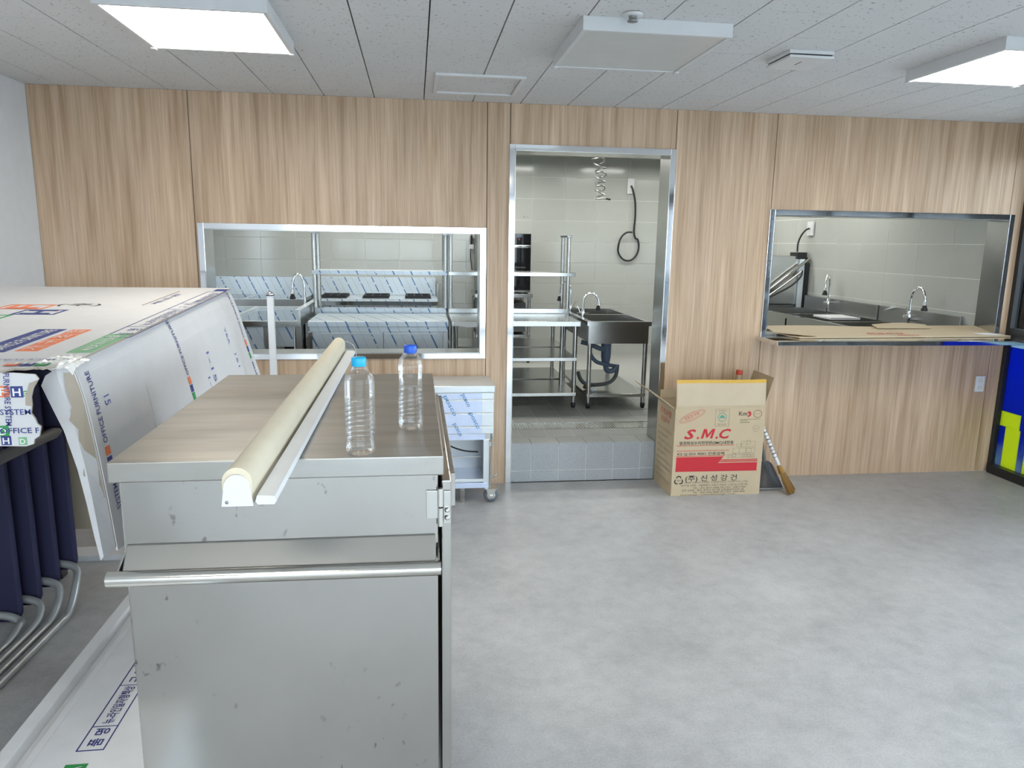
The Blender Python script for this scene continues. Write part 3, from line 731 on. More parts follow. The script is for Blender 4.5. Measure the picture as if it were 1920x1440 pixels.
# print on the hanging front panel
def ftext(s, size, x, z, fit, mat=INKNAVY, xd=(1, 0, 0), yd=(0, 0, 1), bold=.0): return text(s, size, (x, YF-.0004, z), xd, yd, mat, frp, fit=fit, bold=bold)
text('FURNITURE SYSTEM', .020, (-.966, YF-.0004, 1.181), (1, 0, 0), (0, 0, 1), INKNAVY, frp, fit=.19, bold=.01, align='RIGHT')
text('OFFICE F', .020, (-1.043, YF-.0012, 1.133), (1, 0, 0), (0, 0, 1), INKNAVY, frp, fit=.093, bold=.01)
def fsq(ch, x0, z0, s, mt):
    patch('printed_block', [(x0, YF, z0), (x0+s, YF, z0), (x0+s, YF, z0+s), (x0, YF, z0+s)], (0, -1, 0), mt, frp); text(ch, s*.95, (x0+s*.16, YF-.001, z0+s*.15), (1, 0, 0), (0, 0, 1), INKWHITE, frp, fit=s*.66, bold=.02)
fsq('D', -1.050, 1.125, .028, INKGREEN); fsq('H', -1.043, 1.102, .024, INKNAVY); fsq('F', -1.10, 1.105, .024, INKORANGE)
fsq('H', -1.008, 1.225, .029, INKNAVY); fsq('F', -1.040, 1.226, .029, INKORANGE); fsq('D', -.978, 1.228, .014, INKGREEN); fsq('D', -1.002, 1.102, .020, INKPALEGREEN)
text('FURNITURE SYSTEM', .020, (-1.020, YF-.0016, 1.288), (-.05, 0, -1), (1, 0, -.05), INKNAVY, frp, fit=.135, bold=.01)
# print on the side panel: three tape strips running down + handwriting
def stext(s, u, v0, v1, mat, bold=.0, size=.034, up=True):
    # lettering that follows the bent side panel; up: reads from the bottom to the top
    fit = (side(u, v1)-side(u, v0)).length
    ob = text(s, size, (0, 0, 0), (1, 0, 0), (0, 1, 0), mat, None, fit=fit, bold=bold, thick=0)
    ob.parent = sp; o = off(sp); OFF[ob.name] = o
    for v in ob.data.vertices:
        t = v.co.x/fit; k_ = v.co.y/1.745
        vv = v1-(v1-v0)*t if up else v0+(v1-v0)*t; uu = u-k_ if up else u+k_
        n_ = sn(uu, vv); n_ = n_ if n_.x > 0 else -n_
        v.co = side(uu, vv)+n_*.0042-o
    return ob
def ssq(u, v0, v1, mat):
    du = .016; n_ = sn(u, v0); n_ = n_ if n_.x > 0 else -n_
    q = [side(u-du*.0, v0), side(u+du, v0), side(u+du, v1), side(u, v1)]
    patch('printed_block', [p+n_*.0036 for p in q], n_, mat, sp, .0008)
for u in (.020, .435, .955):
    lo_ = u < .1
    stext('OFFICE FURNITURE', u+.014, .07 if lo_ else .02, .44 if lo_ else .36, INKNAVY, .01)
    for j, mt in enumerate((INKORANGE, INKNAVY, INKGREEN)): ssq(u, .46+j*.055 if lo_ else .375+j*.05, .505+j*.055 if lo_ else .42+j*.05, mt)
    stext('SYSTEM', u+.014, .66 if lo_ else .55, .80 if lo_ else .70, INKNAVY, .01)
stext('1-1561', .60, .30, .62, PEN, size=.05, up=False); stext('1-402', .56, .45, .66, PEN, size=.04, up=False); stext('YEA', .80, .22, .34, PEN, size=.04, up=False); stext('15', .055, .22, .27, PEN, size=.05, up=False); stext('151', .82, .42, .52, PEN, size=.04, up=False)

# ------------------------------------------------------------------ navy chairs nested below the carton
def rrect(x0, x1, z0, z1, r, n=5):
    pts = []
    for cx_, cz_, a0 in ((x1-r, z0+r, -90), (x1-r, z1-r, 0), (x0+r, z1-r, 90), (x0+r, z0+r, 180)):
        for i in range(n+1):
            a_ = math.radians(a0+90*i/n); pts.append((cx_+r*math.cos(a_), cz_+r*math.sin(a_)))
    return pts
def chair(xr, y0, zb, label, arm):
    e = thing('stacking_chair', (xr-.24, y0, 0), label, 'chair', 'navy chairs nested under the white carton')
    obj('seat', MB().prism([(x, y0, z) for x, z in rrect(xr-.46, xr, zb, .76+zb*.3, .045)], (0, .030, 0)), NAVY, e, .010)
    obj('backrest', MB().prism([(x, y0+.036, z) for x, z in rrect(xr-.44, xr-.02, .62+zb*.3, 1.02+zb*.3, .07)], (0, .022, 0)), NAVY, e, .007)
    for s, xx in ((1, xr), (-1, xr-.46)):
        path = [(xx-s*.15, y0-.018, zb+.045), (xx-s*.05, y0-.020, zb+.042), (xx+s*.012, y0-.035, zb+.022), (xx+s*.030, y0-.085, max(.045, zb-.025)), (xx+s*.028, y0-.17, .0185+zb*.08), (xx+s*.022, y0-.30, .0175), (xx+s*.0, y0-.90, .0175)]
        obj('leg', MB().tube(spline(path, 6), .0165, 12), GREYTUBE, e)
    obj('crossbar', MB().tube([(xr-.45, y0+.032, .62), (xr-.01, y0+.032, .62)], .006, 8), GREYTUBE, e)
    if arm:
        ap = spline([(-1.56, -2.35, .805), (-1.525, -2.10, .818), (-1.505, -1.85, .822), (-1.50, -1.65, .818), (-1.50, -1.57, .815)], 5)
        obj('armrest', MB().tube(ap, [.023]*(len(ap)-4)+[.019, .016, .012, .007], 12), GREYPL, e)
    return e
chair(-1.660, -1.715, .02, 'navy stacking chair nearest the camera under the white carton', False)
chair(-1.615, -1.640, .055, 'navy stacking chair second from the camera under the white carton', True)
chair(-1.570, -1.565, .10, 'navy stacking chair third from the camera under the white carton', False)
chair(-1.525, -1.490, .145, 'navy stacking chair deepest in the row and nearest the beige board', False)
bb = thing('beige_board', (-1.58, -1.24, 0), 'beige laminate board standing upright behind the navy chairs', 'board')
obj('panel', box(-1.80, -1.36, -1.26, -1.22, .25, .955), BEIGE, bb, .003); obj('support', box(-1.80, -1.70, -1.26, -1.20, 0, .25), BLACK, bb)
solo('white_plank', box(-2.0, -1.20, -1.06, -.94, .0, .03), WHITEMET, (-1.6, -1.0, 0), 'flat white plank lying on the floor behind the navy chairs', 'plank', bevel=.002)

# white carton on the floor beside the cart, with a white channel on it
WCARD2 = P('bright_white_cardboard', (0.86, 0.86, 0.87), 0.5)  # white raised to make up for weaker light on this carton and channel
lc = thing('desk_carton', (-.83, -2.85, 0), 'white desk carton with blue lettering lying between cart and navy chairs', 'carton')
obj('box', box(-.985, -.655, -3.75, -2.10, 0, .300), WCARD2, lc, .004)
def lframe(x0, x1, y0, y1, t_):
    mb = MB(); z = .3003
    for q in ((x0, x0+t_, y0, y1), (x1-t_, x1, y0, y1), (x0+t_, x1-t_, y0, y0+t_), (x0+t_, x1-t_, y1-t_, y1)): mb.box(q[0], q[1], q[2], q[3], z, z+.0006)
    obj('printed_frame', mb, INKNAVY, lc)
lframe(-.893, -.823, -2.985, -2.15, .0034)
for y in (-2.885, -2.690, -2.585): obj('printed_line', box(-.891, -.825, y, y+.0026, .3003, .3009), INKNAVY, lc)
UX, UY = (0, 1, 0), (-1, 0, 0)
text('품 명', .040, (-.841, -2.968, .3003), UX, UY, INKNAVY, lc, fit=.075, bold=.018); text('뉴-라인일자형책상', .034, (-.845, -2.872, .3003), UX, UY, INKNAVY, lc, fit=.176, bold=.018)
text('규 격', .040, (-.841, -2.675, .3003), UX, UY, INKNAVY, lc, fit=.075, bold=.018)
obj('printed_block', box(-.895, -.84, -3.22, -3.035, .3003, .3009), INKGREEN, lc)
text('MADE IN KOREA', .034, (-.852, -3.205, .301), UX, UY, INKWHITE, lc, fit=.16, bold=.01)
wp = thing('white_channel', (-1.04, -2.85, 0), 'long white stepped metal channel standing on edge beside the desk carton', 'metal channel')
obj('flange', box(-1.085, -1.045, -3.75, -1.95, .0, .302), WCARD2, wp, .003)
obj('web', box(-1.045, -1.012, -3.75, -1.95, .0, .268), WCARD2, wp, .002)
obj('lip', box(-1.010, -.988, -3.75, -1.95, .0, .294), WCARD2, wp, .002)
# white square post behind the carton
po = thing('white_post', (-.70, -1.2, 0), 'slim white square metal post standing beside the white carton', 'post')
obj('tube', box(-.695, -.666, -1.215, -1.186, 0, 1.362), WHITEMET, po, .002)
obj('collar', box(-.697, -.664, -1.217, -1.184, 1.362, 1.367), BLACK, po)
obj('cap', MB().lathe([(.016, 1.367), (.016, 1.374), (.010, 1.379), (.004, 1.382)], (-.6805, -1.2005, 0), 14), CHROME, po)

# ================================================================== SMALL DRAWER CART BY THE WALL
sd = thing('drawer_cart', (.30, -.2, 0), 'small steel drawer cart with blue protective film parked against the timber wall', 'cart')
x0, x1, y0, y1 = .075, .484, -.365, -.02
obj('top', box(x0-.012, x1, y0-.008, y1, .713, .755), PALEFILM, sd, .004)
obj('cabinet', MB().box(x0, x1-.004, y0+.012, y1, .41, .7125), STEEL, sd)
zz = [.711, .664, .580, .494, .446]
for i, (a, b_) in enumerate(zip(zz[1:], zz[:-1])):
    d_ = obj('drawer', box(x0+.004, x1-.006, y0, y0+.012, a+.006, b_-.002), PALEFILM, sd, .002)
    obj('film', box(x0+.008, .405, y0-.0012, y0, a+.008, b_-.004), BLUEFILM, d_)
fl_ = obj('film_strip', box(x0+.004, .425, y0+.003, y0+.012, .410, .446), BLUEFILM, sd)
for (tx, tz_, s_) in ((.165, .690, .19), (.275, .700, .12), (.325, .580, .15), (.225, .515, .12)):
    text('posco', .040, (tx, y0-.0022, tz_), (.45, 0, -.89), (.89, 0, .45), INKBLUE, sd, fit=s_*.75, bold=.01)
obj('post', box(.416, .452, y0+.004, y0+.04, .095, .41), PALEFILM, sd, .002); obj('post', box(x0, x0+.034, y0+.004, y0+.04, .095, .41), PALEFILM, sd, .002)
obj('back_panel', box(x0, .452, y1-.012, y1, .10, .41), PALEFILM, sd)
obj('side_panel', box(.445, .452, y0+.04, y1-.012, .10, .41), DARKSTEEL, sd)
obj('divider', box(x0+.034, .414, y1-.20, y1-.195, .255, .262), STEEL, sd)
obj('bottom_shelf', box(x0, .445, y0, y1, .095, .128), BLUEFILM, sd, .002)
obj('rail', box(x0+.03, .416, y0+.004, y0+.02, .133, .152), PALEFILM, sd, .002)
obj('hose', MB().tube(spline([(.13, -.20, .405), (.20, -.17, .33), (.30, -.14, .28), (.40, -.13, .265)], 6), .005, 8), BLACK, sd)
obj('foot', MB().lathe([(.021, .095), (.021, .03), (.018, .028), (.020, .02), (.015, .0)], (.285, y0+.022, 0), 18), STEEL, sd)
obj('latch_rod', MB().tube([(.468, y0-.004, .445), (.466, y0-.004, .30), (.455, y0-.004, .10)], .005, 8).box(.452, .470, y0-.006, y0+.004, .37, .40), STEEL, sd)
obj('lever', MB().tube(spline([(.458, y0, .17), (.48, y0-.01, .172), (.50, y0-.01, .19)], 4), .006, 8), STEEL, sd)
cs = obj('caster', MB().box(.425, .505, y0-.03, y0+.05, .092, .097).prism([(.435, y0-.022, .092), (.495, y0-.022, .092), (.478, y0-.022, .038), (.446, y0-.022, .038)], (0, .003, 0)).prism([(.435, y0+.036, .092), (.495, y0+.036, .092), (.478, y0+.036, .038), (.446, y0+.036, .038)], (0, .003, 0)), STEEL, sd)
obj('wheel', MB().lathe([(.022, -.016), (.042, -.015), (.047, -.008), (.047, .012), (.042, .018), (.022, .019)], (.466, y0+.008, .0475), 28, 'Y'), RUBBER, cs)
obj('wheel_hub', MB().lathe([(.027, -.0165), (.020, -.019), (.006, -.034)], (.466, y0+.008, .0475), 20, 'Y'), CHROME, cs)

# ================================================================== S.M.C CARTON
bxx = thing('kraft_carton', (1.95, -.18, 0), 'open brown cardboard carton printed with red S.M.C letters beside the doorway', 'carton')
X0c, X1c, Y0c, Y1c, HB = 1.655, 2.268, -.362, -.015, .590; th = .005
pf = obj('front_wall', box(X0c, X1c, Y0c, Y0c+th, 0, HB), KRAFT, bxx, .001)
obj('back_wall', box(X0c, X1c, Y1c-th, Y1c, 0, HB), KRAFT, bxx); obj('bottom', box(X0c+th, X1c-th, Y0c+th, Y1c-th, 0, th), KRAFT, bxx)
pl_ = obj('side_wall', box(X0c, X0c+th, Y0c+th, Y1c-th, 0, HB), KRAFT, bxx); obj('side_wall', box(X1c-th, X1c, Y0c+th, Y1c-th, 0, HB), KRAFT, bxx)
def wavy(u, v):
    return Vector((X0c+.004-.010*v+u*(X1c-X0c-.008)+.0*v, Y0c+.003-.012*v*(1-.4*v)+.006*math.sin(u*7)*v, HB+v*.190)), Vector((0, 1, 0))
fp_ = obj('front_lid_flap', MB().grid(wavy, 14, 6, .005), KRAFT, bxx)
def tp_(u, v):
    p, n_ = wavy(u, .885+v*.118); p.y -= .0032; return p, n_
obj('tape', MB().grid(tp_, 14, 2, .0008), YTAPE, fp_)
def sheen(u, v):
    p, n_ = wavy(.01+u*.98, .10+v*.785); p.y -= .0029; return p, n_
obj('clear_tape', MB().grid(sheen, 14, 5, .0005), P('tape_over_kraft', (0.60, 0.49, 0.35), .13), fp_)  # clear tape over the kraft, its whitish glare put into the paler colour
def lf(u, v): return Vector((X0c-.002-v*.175, Y0c+.012+u*(Y1c-Y0c-.02), HB+v*.125)), Vector((.5, 0, .8))
obj('side_lid_flap', MB().grid(lf, 3, 3, .005), [KRAFT], bxx)
def rf(u, v): return Vector((X1c-.002+v*.055, Y0c+.02+u*(Y1c-Y0c-.045), HB+v*.195)), Vector((1, 0, -.3))
obj('side_lid_flap', MB().grid(rf, 3, 3, .005), KRAFT, bxx)
def bf(u, v): return Vector((X0c+.01+u*(X1c-X0c-.02), Y1c-.006, HB+v*.06)), Vector((0, 1, 0))
obj('back_lid_flap', MB().grid(bf, 3, 2, .005), KRAFT, bxx)
obj('stacked_sheets', MB().box(X0c+.02, X0c+.30, Y0c+.03, Y1c-.03, .30, .52), DARKSTEEL, bxx)
YP = Y0c
def st_(s, size, x, z, fit, mat=INKBLACK, shear=0, bold=0, xd=(1, 0, 0), yd=(0, 0, 1), align='LEFT'): return text(s, size, (x, YP-.0003, z), xd, yd, mat, pf, fit=fit, shear=shear, bold=bold, align=align)
def sr_(x0, x1, z0, z1, mat, name='printed_line'): return obj(name, box(x0, x1, YP-.0008, YP, z0, z1), mat, pf)
for ch, xo, wd in (('S', 1.722, .080), ('.', 1.808, .016), ('.', 1.935, .016), ('C', 1.960, .080)): st_(ch, .088, xo, .390, wd, INKRED, .30, .028)
mh, mw, sk_ = .064, .078, .28
mo = lambda u, v: (1.836+u*mw+v*mh*sk_, YP, .390+v*mh)
obj('printed_text', MB().prism([mo(*q) for q in ((0, 0), (0, 1), (.26, 1), (.50, .42), (.74, 1), (1, 1), (1, 0), (.80, 0), (.80, .68), (.57, .10), (.43, .10), (.20, .68), (.20, 0))], (0, -.0008, 0)), INKRED, pf)
st_('열경화성수지천정판(SMC)내장용', .026, 1.692, .351, .37, bold=.015)
sr_(1.677, 2.070, .342, .345, INKRED); sr_(1.676, 2.036, .307, .310, INKRED)
st_('KS Q ISO 9001 인증업체', .022, 1.684, .280, .32, bold=.015)
sr_(1.678, 2.010, .2705, .274, INKRED)
obj('printed_block', MB().prism([(1.678, YP, .266), (2.000, YP, .266), (1.965, YP, .222), (2.236, YP, .222), (2.236, YP, .164), (1.677, YP, .168)], (0, -.0008, 0)), INKRED, pf)
for i, (z, xa) in enumerate(((.2275, 1.972), (.2345, 1.978), (.2415, 1.984))): sr_(xa, 2.236, z, z+.0045, INKRED)
st_('(주) 신 성 강 건', .046, 1.748, .103, .355, bold=.01)
st_('SHIN SUNG STEEL CONSTRUCTION CO.,LTD.', .014, 1.745, .087, .44)
st_('본사 및 1공장 : 서울특별시 구로구 부일로 1나길 26 (오류1동)', .016, 1.722, .066, .46)
st_('TEL : (02) 2617-1068 (代) FAX : 2687-7680', .015, 1.805, .049, .365)
st_('공주 2공장 : 충남 공주시 장기면 은용월송안길로 48', .016, 1.726, .032, .43)
st_('TEL : (041) 856-4848 (代) FAX : 858-4848', .015, 1.805, .017, .36)
st_('Homepage : www.shinsungsc.co.kr', .014, 1.722, .003, .38)
# emblem: triangle of arrows
for a0 in (90, 210, 330):
    a1, a2, a3 = (math.radians(a0+d) for d in (-52, 52, 0))
    c_ = Vector((1.703, YP, .108)); R_ = .022
    pts = [c_+Vector((math.cos(math.radians(a0+t))*R_*(1+.5*math.cos(math.radians(t*1.6))), 0, math.sin(math.radians(a0+t))*R_*(1+.5*math.cos(math.radians(t*1.6))))) for t in range(-48, 50, 12)]
    inn = [c_+(p-c_)*.74 for p in reversed(pts)]
    obj('printed_emblem', MB().prism(pts+inn, (0, -.0008, 0)), INKBLACK, pf)
st_('SM', .014, 1.692, .103, .022)
def ring(cx_, cz_, a_, b_, wd, rot, mat, n=36, name='printed_ring'):
    mb = MB(); c, s = math.cos(rot), math.sin(rot); vs = []
    for k_ in range(n):
        t = 2*math.pi*k_/n
        for f_ in (0, 1):
            u, v = (a_-wd*f_)*math.cos(t), (b_-wd*f_)*math.sin(t)
            vs.append((cx_+u*c-v*s, YP-.0006, cz_+u*s+v*c))
    mb.add(vs, [(2*i, (2*i+2) % (2*n), (2*i+3) % (2*n), 2*i+1) for i in range(n)]); return obj(name, mb, mat, pf)
ring(1.770, .540, .092, .026, .0022, math.radians(24), INKRED); ring(1.770, .540, .080, .016, .0018, math.radians(24), INKRED)
st_('친환경 자재', .020, 1.725, .513, .10, INKRED, xd=(.91, 0, .41), yd=(-.41, 0, .91))
mb = MB(); t_ = .0016
for q in ((1.926, 1.926+t_, .470, .586), (2.019, 2.021, .470, .586), (1.926, 2.021, .470, .470+t_), (1.926, 2.021, .586-t_, .586)): mb.box(q[0], q[1], YP-.0007, YP, q[2], q[3])
obj('printed_frame', mb, INKGREY, pf); ring(1.973, .531, .030, .030, .004, 0, INKTEAL)
obj('printed_emblem', MB().prism([(1.973-.020, YP, .525), (1.973+.020, YP, .525), (1.985, YP, .540), (1.973, YP, .547), (1.96, YP, .540)], (0, -.0008, 0)), INKTEAL, pf)
st_('환경표지', .014, 1.947, .568, .052, INKGREY); st_('환경부', .016, 1.945, .476, .056, INKGREY)
st_('Km', .040, 2.085, .540, .056, INKBLACK, bold=.012)
obj('printed_emblem', MB().prism([(2.141, YP, .562), (2.158, YP, .570), (2.170, YP, .556), (2.168, YP, .540), (2.152, YP, .530), (2.140, YP, .537), (2.154, YP, .541), (2.156, YP, .552)], (0, -.0008, 0)), INKRED, pf)
ring(2.214, .550, .030, .027, .005, 0, P('brown_ink', (.30, .16, .10), .6)); st_('KSA', .012, 2.198, .546, .032, INKGREY)
sr_(2.096, 2.236, .513, .5165, INKGREY); sr_(2.096, 2.150, .503, .5065, INKGREY); sr_(2.096, 2.165, .492, .4965, INKGREY)
ring(2.210, .452, .022, .022, .002, 0, INKGREY); st_('SMC', .013, 2.199, .447, .023, INKGREY)
# line drawing of the product units
mb = MB(); lw = .0014
def fr_(a, b2, c, d):
    for q in ((a, a+lw, c, d), (b2-lw, b2, c, d), (a, b2, c, c+lw), (a, b2, d-lw, d)): mb.box(q[0], q[1], YP-.0007, YP, q[2], q[3])
fr_(2.115, 2.215, .330, .366); fr_(2.155, 2.180, .345, .372); fr_(2.085, 2.118, .330, .348); fr_(2.118, 2.155, .330, .350)
fr_(2.062, 2.215, .285, .322); fr_(2.105, 2.150, .285, .322); fr_(2.155, 2.190, .290, .318); fr_(2.028, 2.215, .257, .279)
for i in range(4): fr_(2.120+i*.023, 2.140+i*.023, .260, .274)
fr_(2.035, 2.060, .257, .272); fr_(2.060, 2.085, .262, .284)
obj('printed_drawing', mb, INKGREY, pf)
# print on the narrow side
def sdt(s, size, y, z, fit, mat): return text(s, size, (X0c-.0004, y, z), (0, -1, 0), (0, 0, 1), mat, pl_, fit=fit)
sdt('주의사항', .05, Y1c-.06, .51, .22, INKRED); sdt('취급주의', .04, Y1c-.08, .46, .16, INKRED)
for i in range(9): sdt(('적재시 습기 및 직사광선을 피할 것', '운반시 던지지 말 것', '제품 파손에 주의 하십시오')[i % 3], .022, Y1c-.03, .40-i*.042, .28 if i % 3 != 1 else .2, INKGREY)

# broom and dustpan
bro = thing('broom', (2.44, -.30, 0), 'straw broom with white wrapped handle leaning beside the brown carton', 'broom')
P0, P1 = Vector((2.482, -.385, .0)), Vector((2.195, -.060, .80)); ax = (P1-P0)
Lp = lambda t: P0+ax*t
obj('handle', MB().tube([Lp(.18), Lp(.45), Lp(.70)], [.012, .0125, .012], 12), WHITEPL, bro)
for i in range(10): obj('wrap_band', MB().tube([Lp(.285+i*.028), Lp(.293+i*.028)], .0132, 12), GREYPL if i % 2 else GREYTUBE, bro)
obj('handle_end', MB().tube([Lp(.695), Lp(.715)], [.0135, .012], 12), REDPL, bro)
tr = thing('cardboard_tube', (2.17, -.10, .006), 'brown cardboard tube with a red end standing in the brown carton', 'tube')
obj('tube', MB().tube([(2.13, -.10, .006), (2.185, -.10, .765)], .020, 14), KRAFT, tr); obj('end_cap', MB().tube([(2.185, -.10, .765), (2.187, -.10, .795)], .0215, 14), REDPL, tr)
mb = MB()
for i in range(90):
    a_ = random.uniform(0, 6.28); rr = random.random()**.5; u = Vector((.80, .6, 0)); v = Vector((-.3, .3, .12))
    d0 = u*(math.cos(a_)*rr*.012)+v*(math.sin(a_)*rr*.012); d1 = u*(math.cos(a_)*rr*.055)+v*(math.sin(a_)*rr*.028)
    e0 = Lp(.22)+d0; e1 = Lp(.0)+d1; e1.z = max(.003, e1.z+random.uniform(0, .025)); mid = e0.lerp(e1, .5)+(d1-d0)*.12
    mb.tube([e0, mid, e1], [.0028, .0032, .0022], 4, True)
obj('bristles', mb, BRISTLE, bro, kind='stuff')
obj('binding', MB().tube([Lp(.165), Lp(.20), Lp(.225)], [.022, .017, .0145], 14), P('ochre_binding', (.34, .17, .03), .6), bro)
dpn = thing('dustpan', (2.40, -.22, 0), 'dark grey plastic dustpan propped between the brown carton and the broom', 'dustpan')
def dp(u, v):
    a_ = (u-.5)*2; x = 2.385+a_*.085; z = .012+v*.16*(1-.35*a_*a_); y = -.30+v*.16-.035*math.cos(a_*1.4)*v
    return Vector((x, y, z)), Vector((0, -.7, .5)).normalized()
obj('pan', MB().grid(dp, 10, 6, .004), P('charcoal_plastic', (.035, .035, .038), .45), dpn)
obj('rim', MB().tube(spline([Vector(dp(i/8, 0)[0])+Vector((0, -.004, .002)) for i in range(9)], 3), .005, 8), GREYTUBE, dpn)
obj('grip', MB().tube([(2.385, -.17, .165), (2.385, -.10, .30), (2.385, -.05, .42)], .012, 10), GREYPL, dpn)

# wall outlet under the right hatch
ou = thing('wall_outlet', (4.082, -.005, .61), 'white double power outlet on the timber wall under the right hatch', 'outlet')
obj('plate', box(4.046, 4.118, -.010, 0, .606, .722), WHITEPL, ou, .004)
for z in (.637, .691):
    s_ = obj('socket', MB().lathe([(.0185, -.0095), (.0185, -.0125), (.016, -.0125), (.015, -.0112)], (4.082, 0, z), 20, 'Y'), P('ivory_socket', (.70, .66, .55), .4), ou)
    obj('pin_hole', MB().lathe([(.0025, -.0110), (.0025, -.0118)], (4.074, 0, z), 8, 'Y').lathe([(.0025, -.0110), (.0025, -.0118)], (4.090, 0, z), 8, 'Y'), P('socket_pin_hole', (.40, .37, .30), .6), s_)

# ================================================================== SERVING SHELF + CARDBOARD
sh = thing('serving_shelf', (3.3, -.15, .985), 'polished steel serving shelf running along the sill of the right hatch', 'shelf')
obj('slab', box(2.335, XR-.008, -.315, .0, .990, 1.020), TRIM, sh, .003); obj('slab_inner', box(RW[0]+.005, RW[1]-.005, .0, WT+.02, .990+.03, 1.0205+.008), STEEL, sh)
cb = thing('flat_cardboard', (3.35, 0, 1.021), 'flattened brown cardboard box lying on the serving shelf', 'cardboard')
def cbf(u, v):
    x0_ = 2.56-.16*v*.0+(2.43-2.56)*v; x = x0_+u*((4.195-.07*v)-x0_); y = -.175+v*.335+u*.075*(1-v)
    z = 1.026+.040*v*v+.004*math.sin(u*9)*v
    return Vector((x, y, z)), Vector((0, 0, 1))
cs_ = obj('sheet', MB().grid(cbf, 16, 6, .007), KRAFT, cb)
def cbl(u, v):
    x = 2.425+u*.26; y = -.06-.11*u+v*.20*(1-u*.75); z = 1.036+.028*(1-u)*math.sin(min(1, v+.25)*2.4)
    return Vector((x, y, z)), Vector((0, 0, 1))
obj('raised_flap', MB().grid(cbl, 6, 4, .006), KRAFT, cb)
def cbr(u, v): return Vector((3.30+u*.42, .10+v*.07, 1.062+.016*v+.012*math.sin(u*3.1)*v)), Vector((0, 0, 1))
obj('raised_flap', MB().grid(cbr, 8, 2, .005), KRAFT, cb)
text('취급주의', .07, (3.13, -.055, 1.0335), (1, .02, 0), (.2, 1, .1), INKRED, cs_, fit=.28); text('FRAGILE', .05, (3.33, -.11, 1.0320), (1, .02, 0), (.2, 1, .1), INKRED, cs_, fit=.16)
obj('paper_label', MB().prism([(3.93, .04, 1.0385), (4.07, .03, 1.0380), (4.17, -.075, 1.0325), (4.03, -.07, 1.0325)], (0, 0, .001)), PAPER, cs_)

# ================================================================== KITCHEN
def legs(e, pts, z1, r=.019, mat=None):
    for (x, y) in pts:
        l = obj('leg', MB().tube([(x, y, KF+.045), (x, y, z1)], r, 12), mat or STEEL, e)
        obj('foot', MB().lathe([(r*.8, .045), (r*1.08, .043), (r*1.08, .018), (r*.75, 0)], (x, y, KF), 12), BLACK, l)
def table(name, x0, x1, y0, y1, ztop, label, cat, shelves, topmat=None, lip=0, group=None, shm=None):
    e = thing(name, ((x0+x1)/2, (y0+y1)/2, KF), label, cat, group)
    obj('top', box(x0, x1, y0, y1, ztop-.042, ztop), topmat or STEEL, e, .003)
    if lip: obj('lip', box(x0, x1, y0+.001, y0+.018, ztop, ztop+lip), topmat or STEEL, e, .002)
    legs(e, [(x, y) for x in (x0+.035, x1-.035) for y in (y0+.04, y1-.04)], ztop-.042)
    for z in shelves: obj('shelf', box(x0+.018, x1-.018, y0+.02, y1-.02, z-.028, z), shm or STEEL, e, .002)
    return e
def overshelf(e, x0, x1, y0, y1, zb, zs, zt, mat, postmat=None):
    o = obj('overshelf', box(x0, x1, y0, y1, zs-.033, zs), mat, e, .002)
    for x in (x0+.018, x1-(.018 if x1 < 1 else .062)):
        for y in (y0+.03, y1-.03):
            obj('post', MB().tube([(x, y, zb), (x, y, zt)], .018, 12), postmat or STEEL, e)
        obj('post_bracket', MB().box(x-.022, x+.022, y0+.0, y1-.01, zt-.004, zt+.014), STEEL, e, .002)
# front row
t2 = table('work_table', .285, 1.338, 1.07, 1.70, 1.002, 'bare steel work table with two lower shelves seen through the doorway', 'table', (.70, .405))
fc = thing('film_cabinet', (-.285, 1.4, KF), 'steel counter cabinet wrapped in blue-striped film behind the left hatch', 'cabinet')
obj('worktop', box(-.83, .262, 1.05, 1.70, .958, 1.002), FILM, fc, .004)
obj('body', box(-.815, .250, 1.085, 1.69, KF+.12, .958), FILM, fc)
for (a, b_) in ((-.80, -.255), (-.250, .215)):
    d_ = obj('door', box(a, b_, 1.068, 1.084, KF+.14, .915), FILM, fc, .002); obj('handle', box(a+.05, b_-.05, 1.062, 1.068, .895, .908), PALEFILM, d_)
obj('rail', box(-.82, .255, 1.070, 1.085, .918, .958), FILM, fc); obj('stile', box(.217, .252, 1.068, 1.084, KF+.12, .916), PALEFILM, fc, .002); obj('stile', box(-.83, -.803, 1.068, 1.084, KF+.12, .916), STEEL, fc, .002)
legs(fc, [(-.78, 1.14), (.21, 1.14), (-.78, 1.62), (.21, 1.62)], KF+.12)
# second row, back to back, with overshelves
ta = table('shelf_table', -.86, .272, 1.74, 2.38, .995, 'film-wrapped steel table with a tall double-post overshelf behind the left hatch', 'table', (.70, .40), FILM, .05)
overshelf(ta, -.875, .280, 1.735, 2.06, .995, 1.367, 1.682, FILM)
tb = table('shelf_table', .292, 1.380, 1.74, 2.38, .995, 'bare steel table with a tall double-post overshelf behind the doorway', 'table', (.70, .405), None, .05)
overshelf(tb, .290, 1.425, 1.735, 2.06, .995, 1.367, 1.682, STEEL)
pk = solo('folded_paper', MB().prism([(.31, 1.062, .968), (.31, 1.062, 1.000), (.50, 1.062, .998), (.56, 1.062, .958), (.42, 1.062, .955)], (0, .004, 0)), PAPER, (.43, 1.064, .955), 'crumpled white paper label hanging on the steel table edge', 'paper')  # thin white sheet along the table's front edge

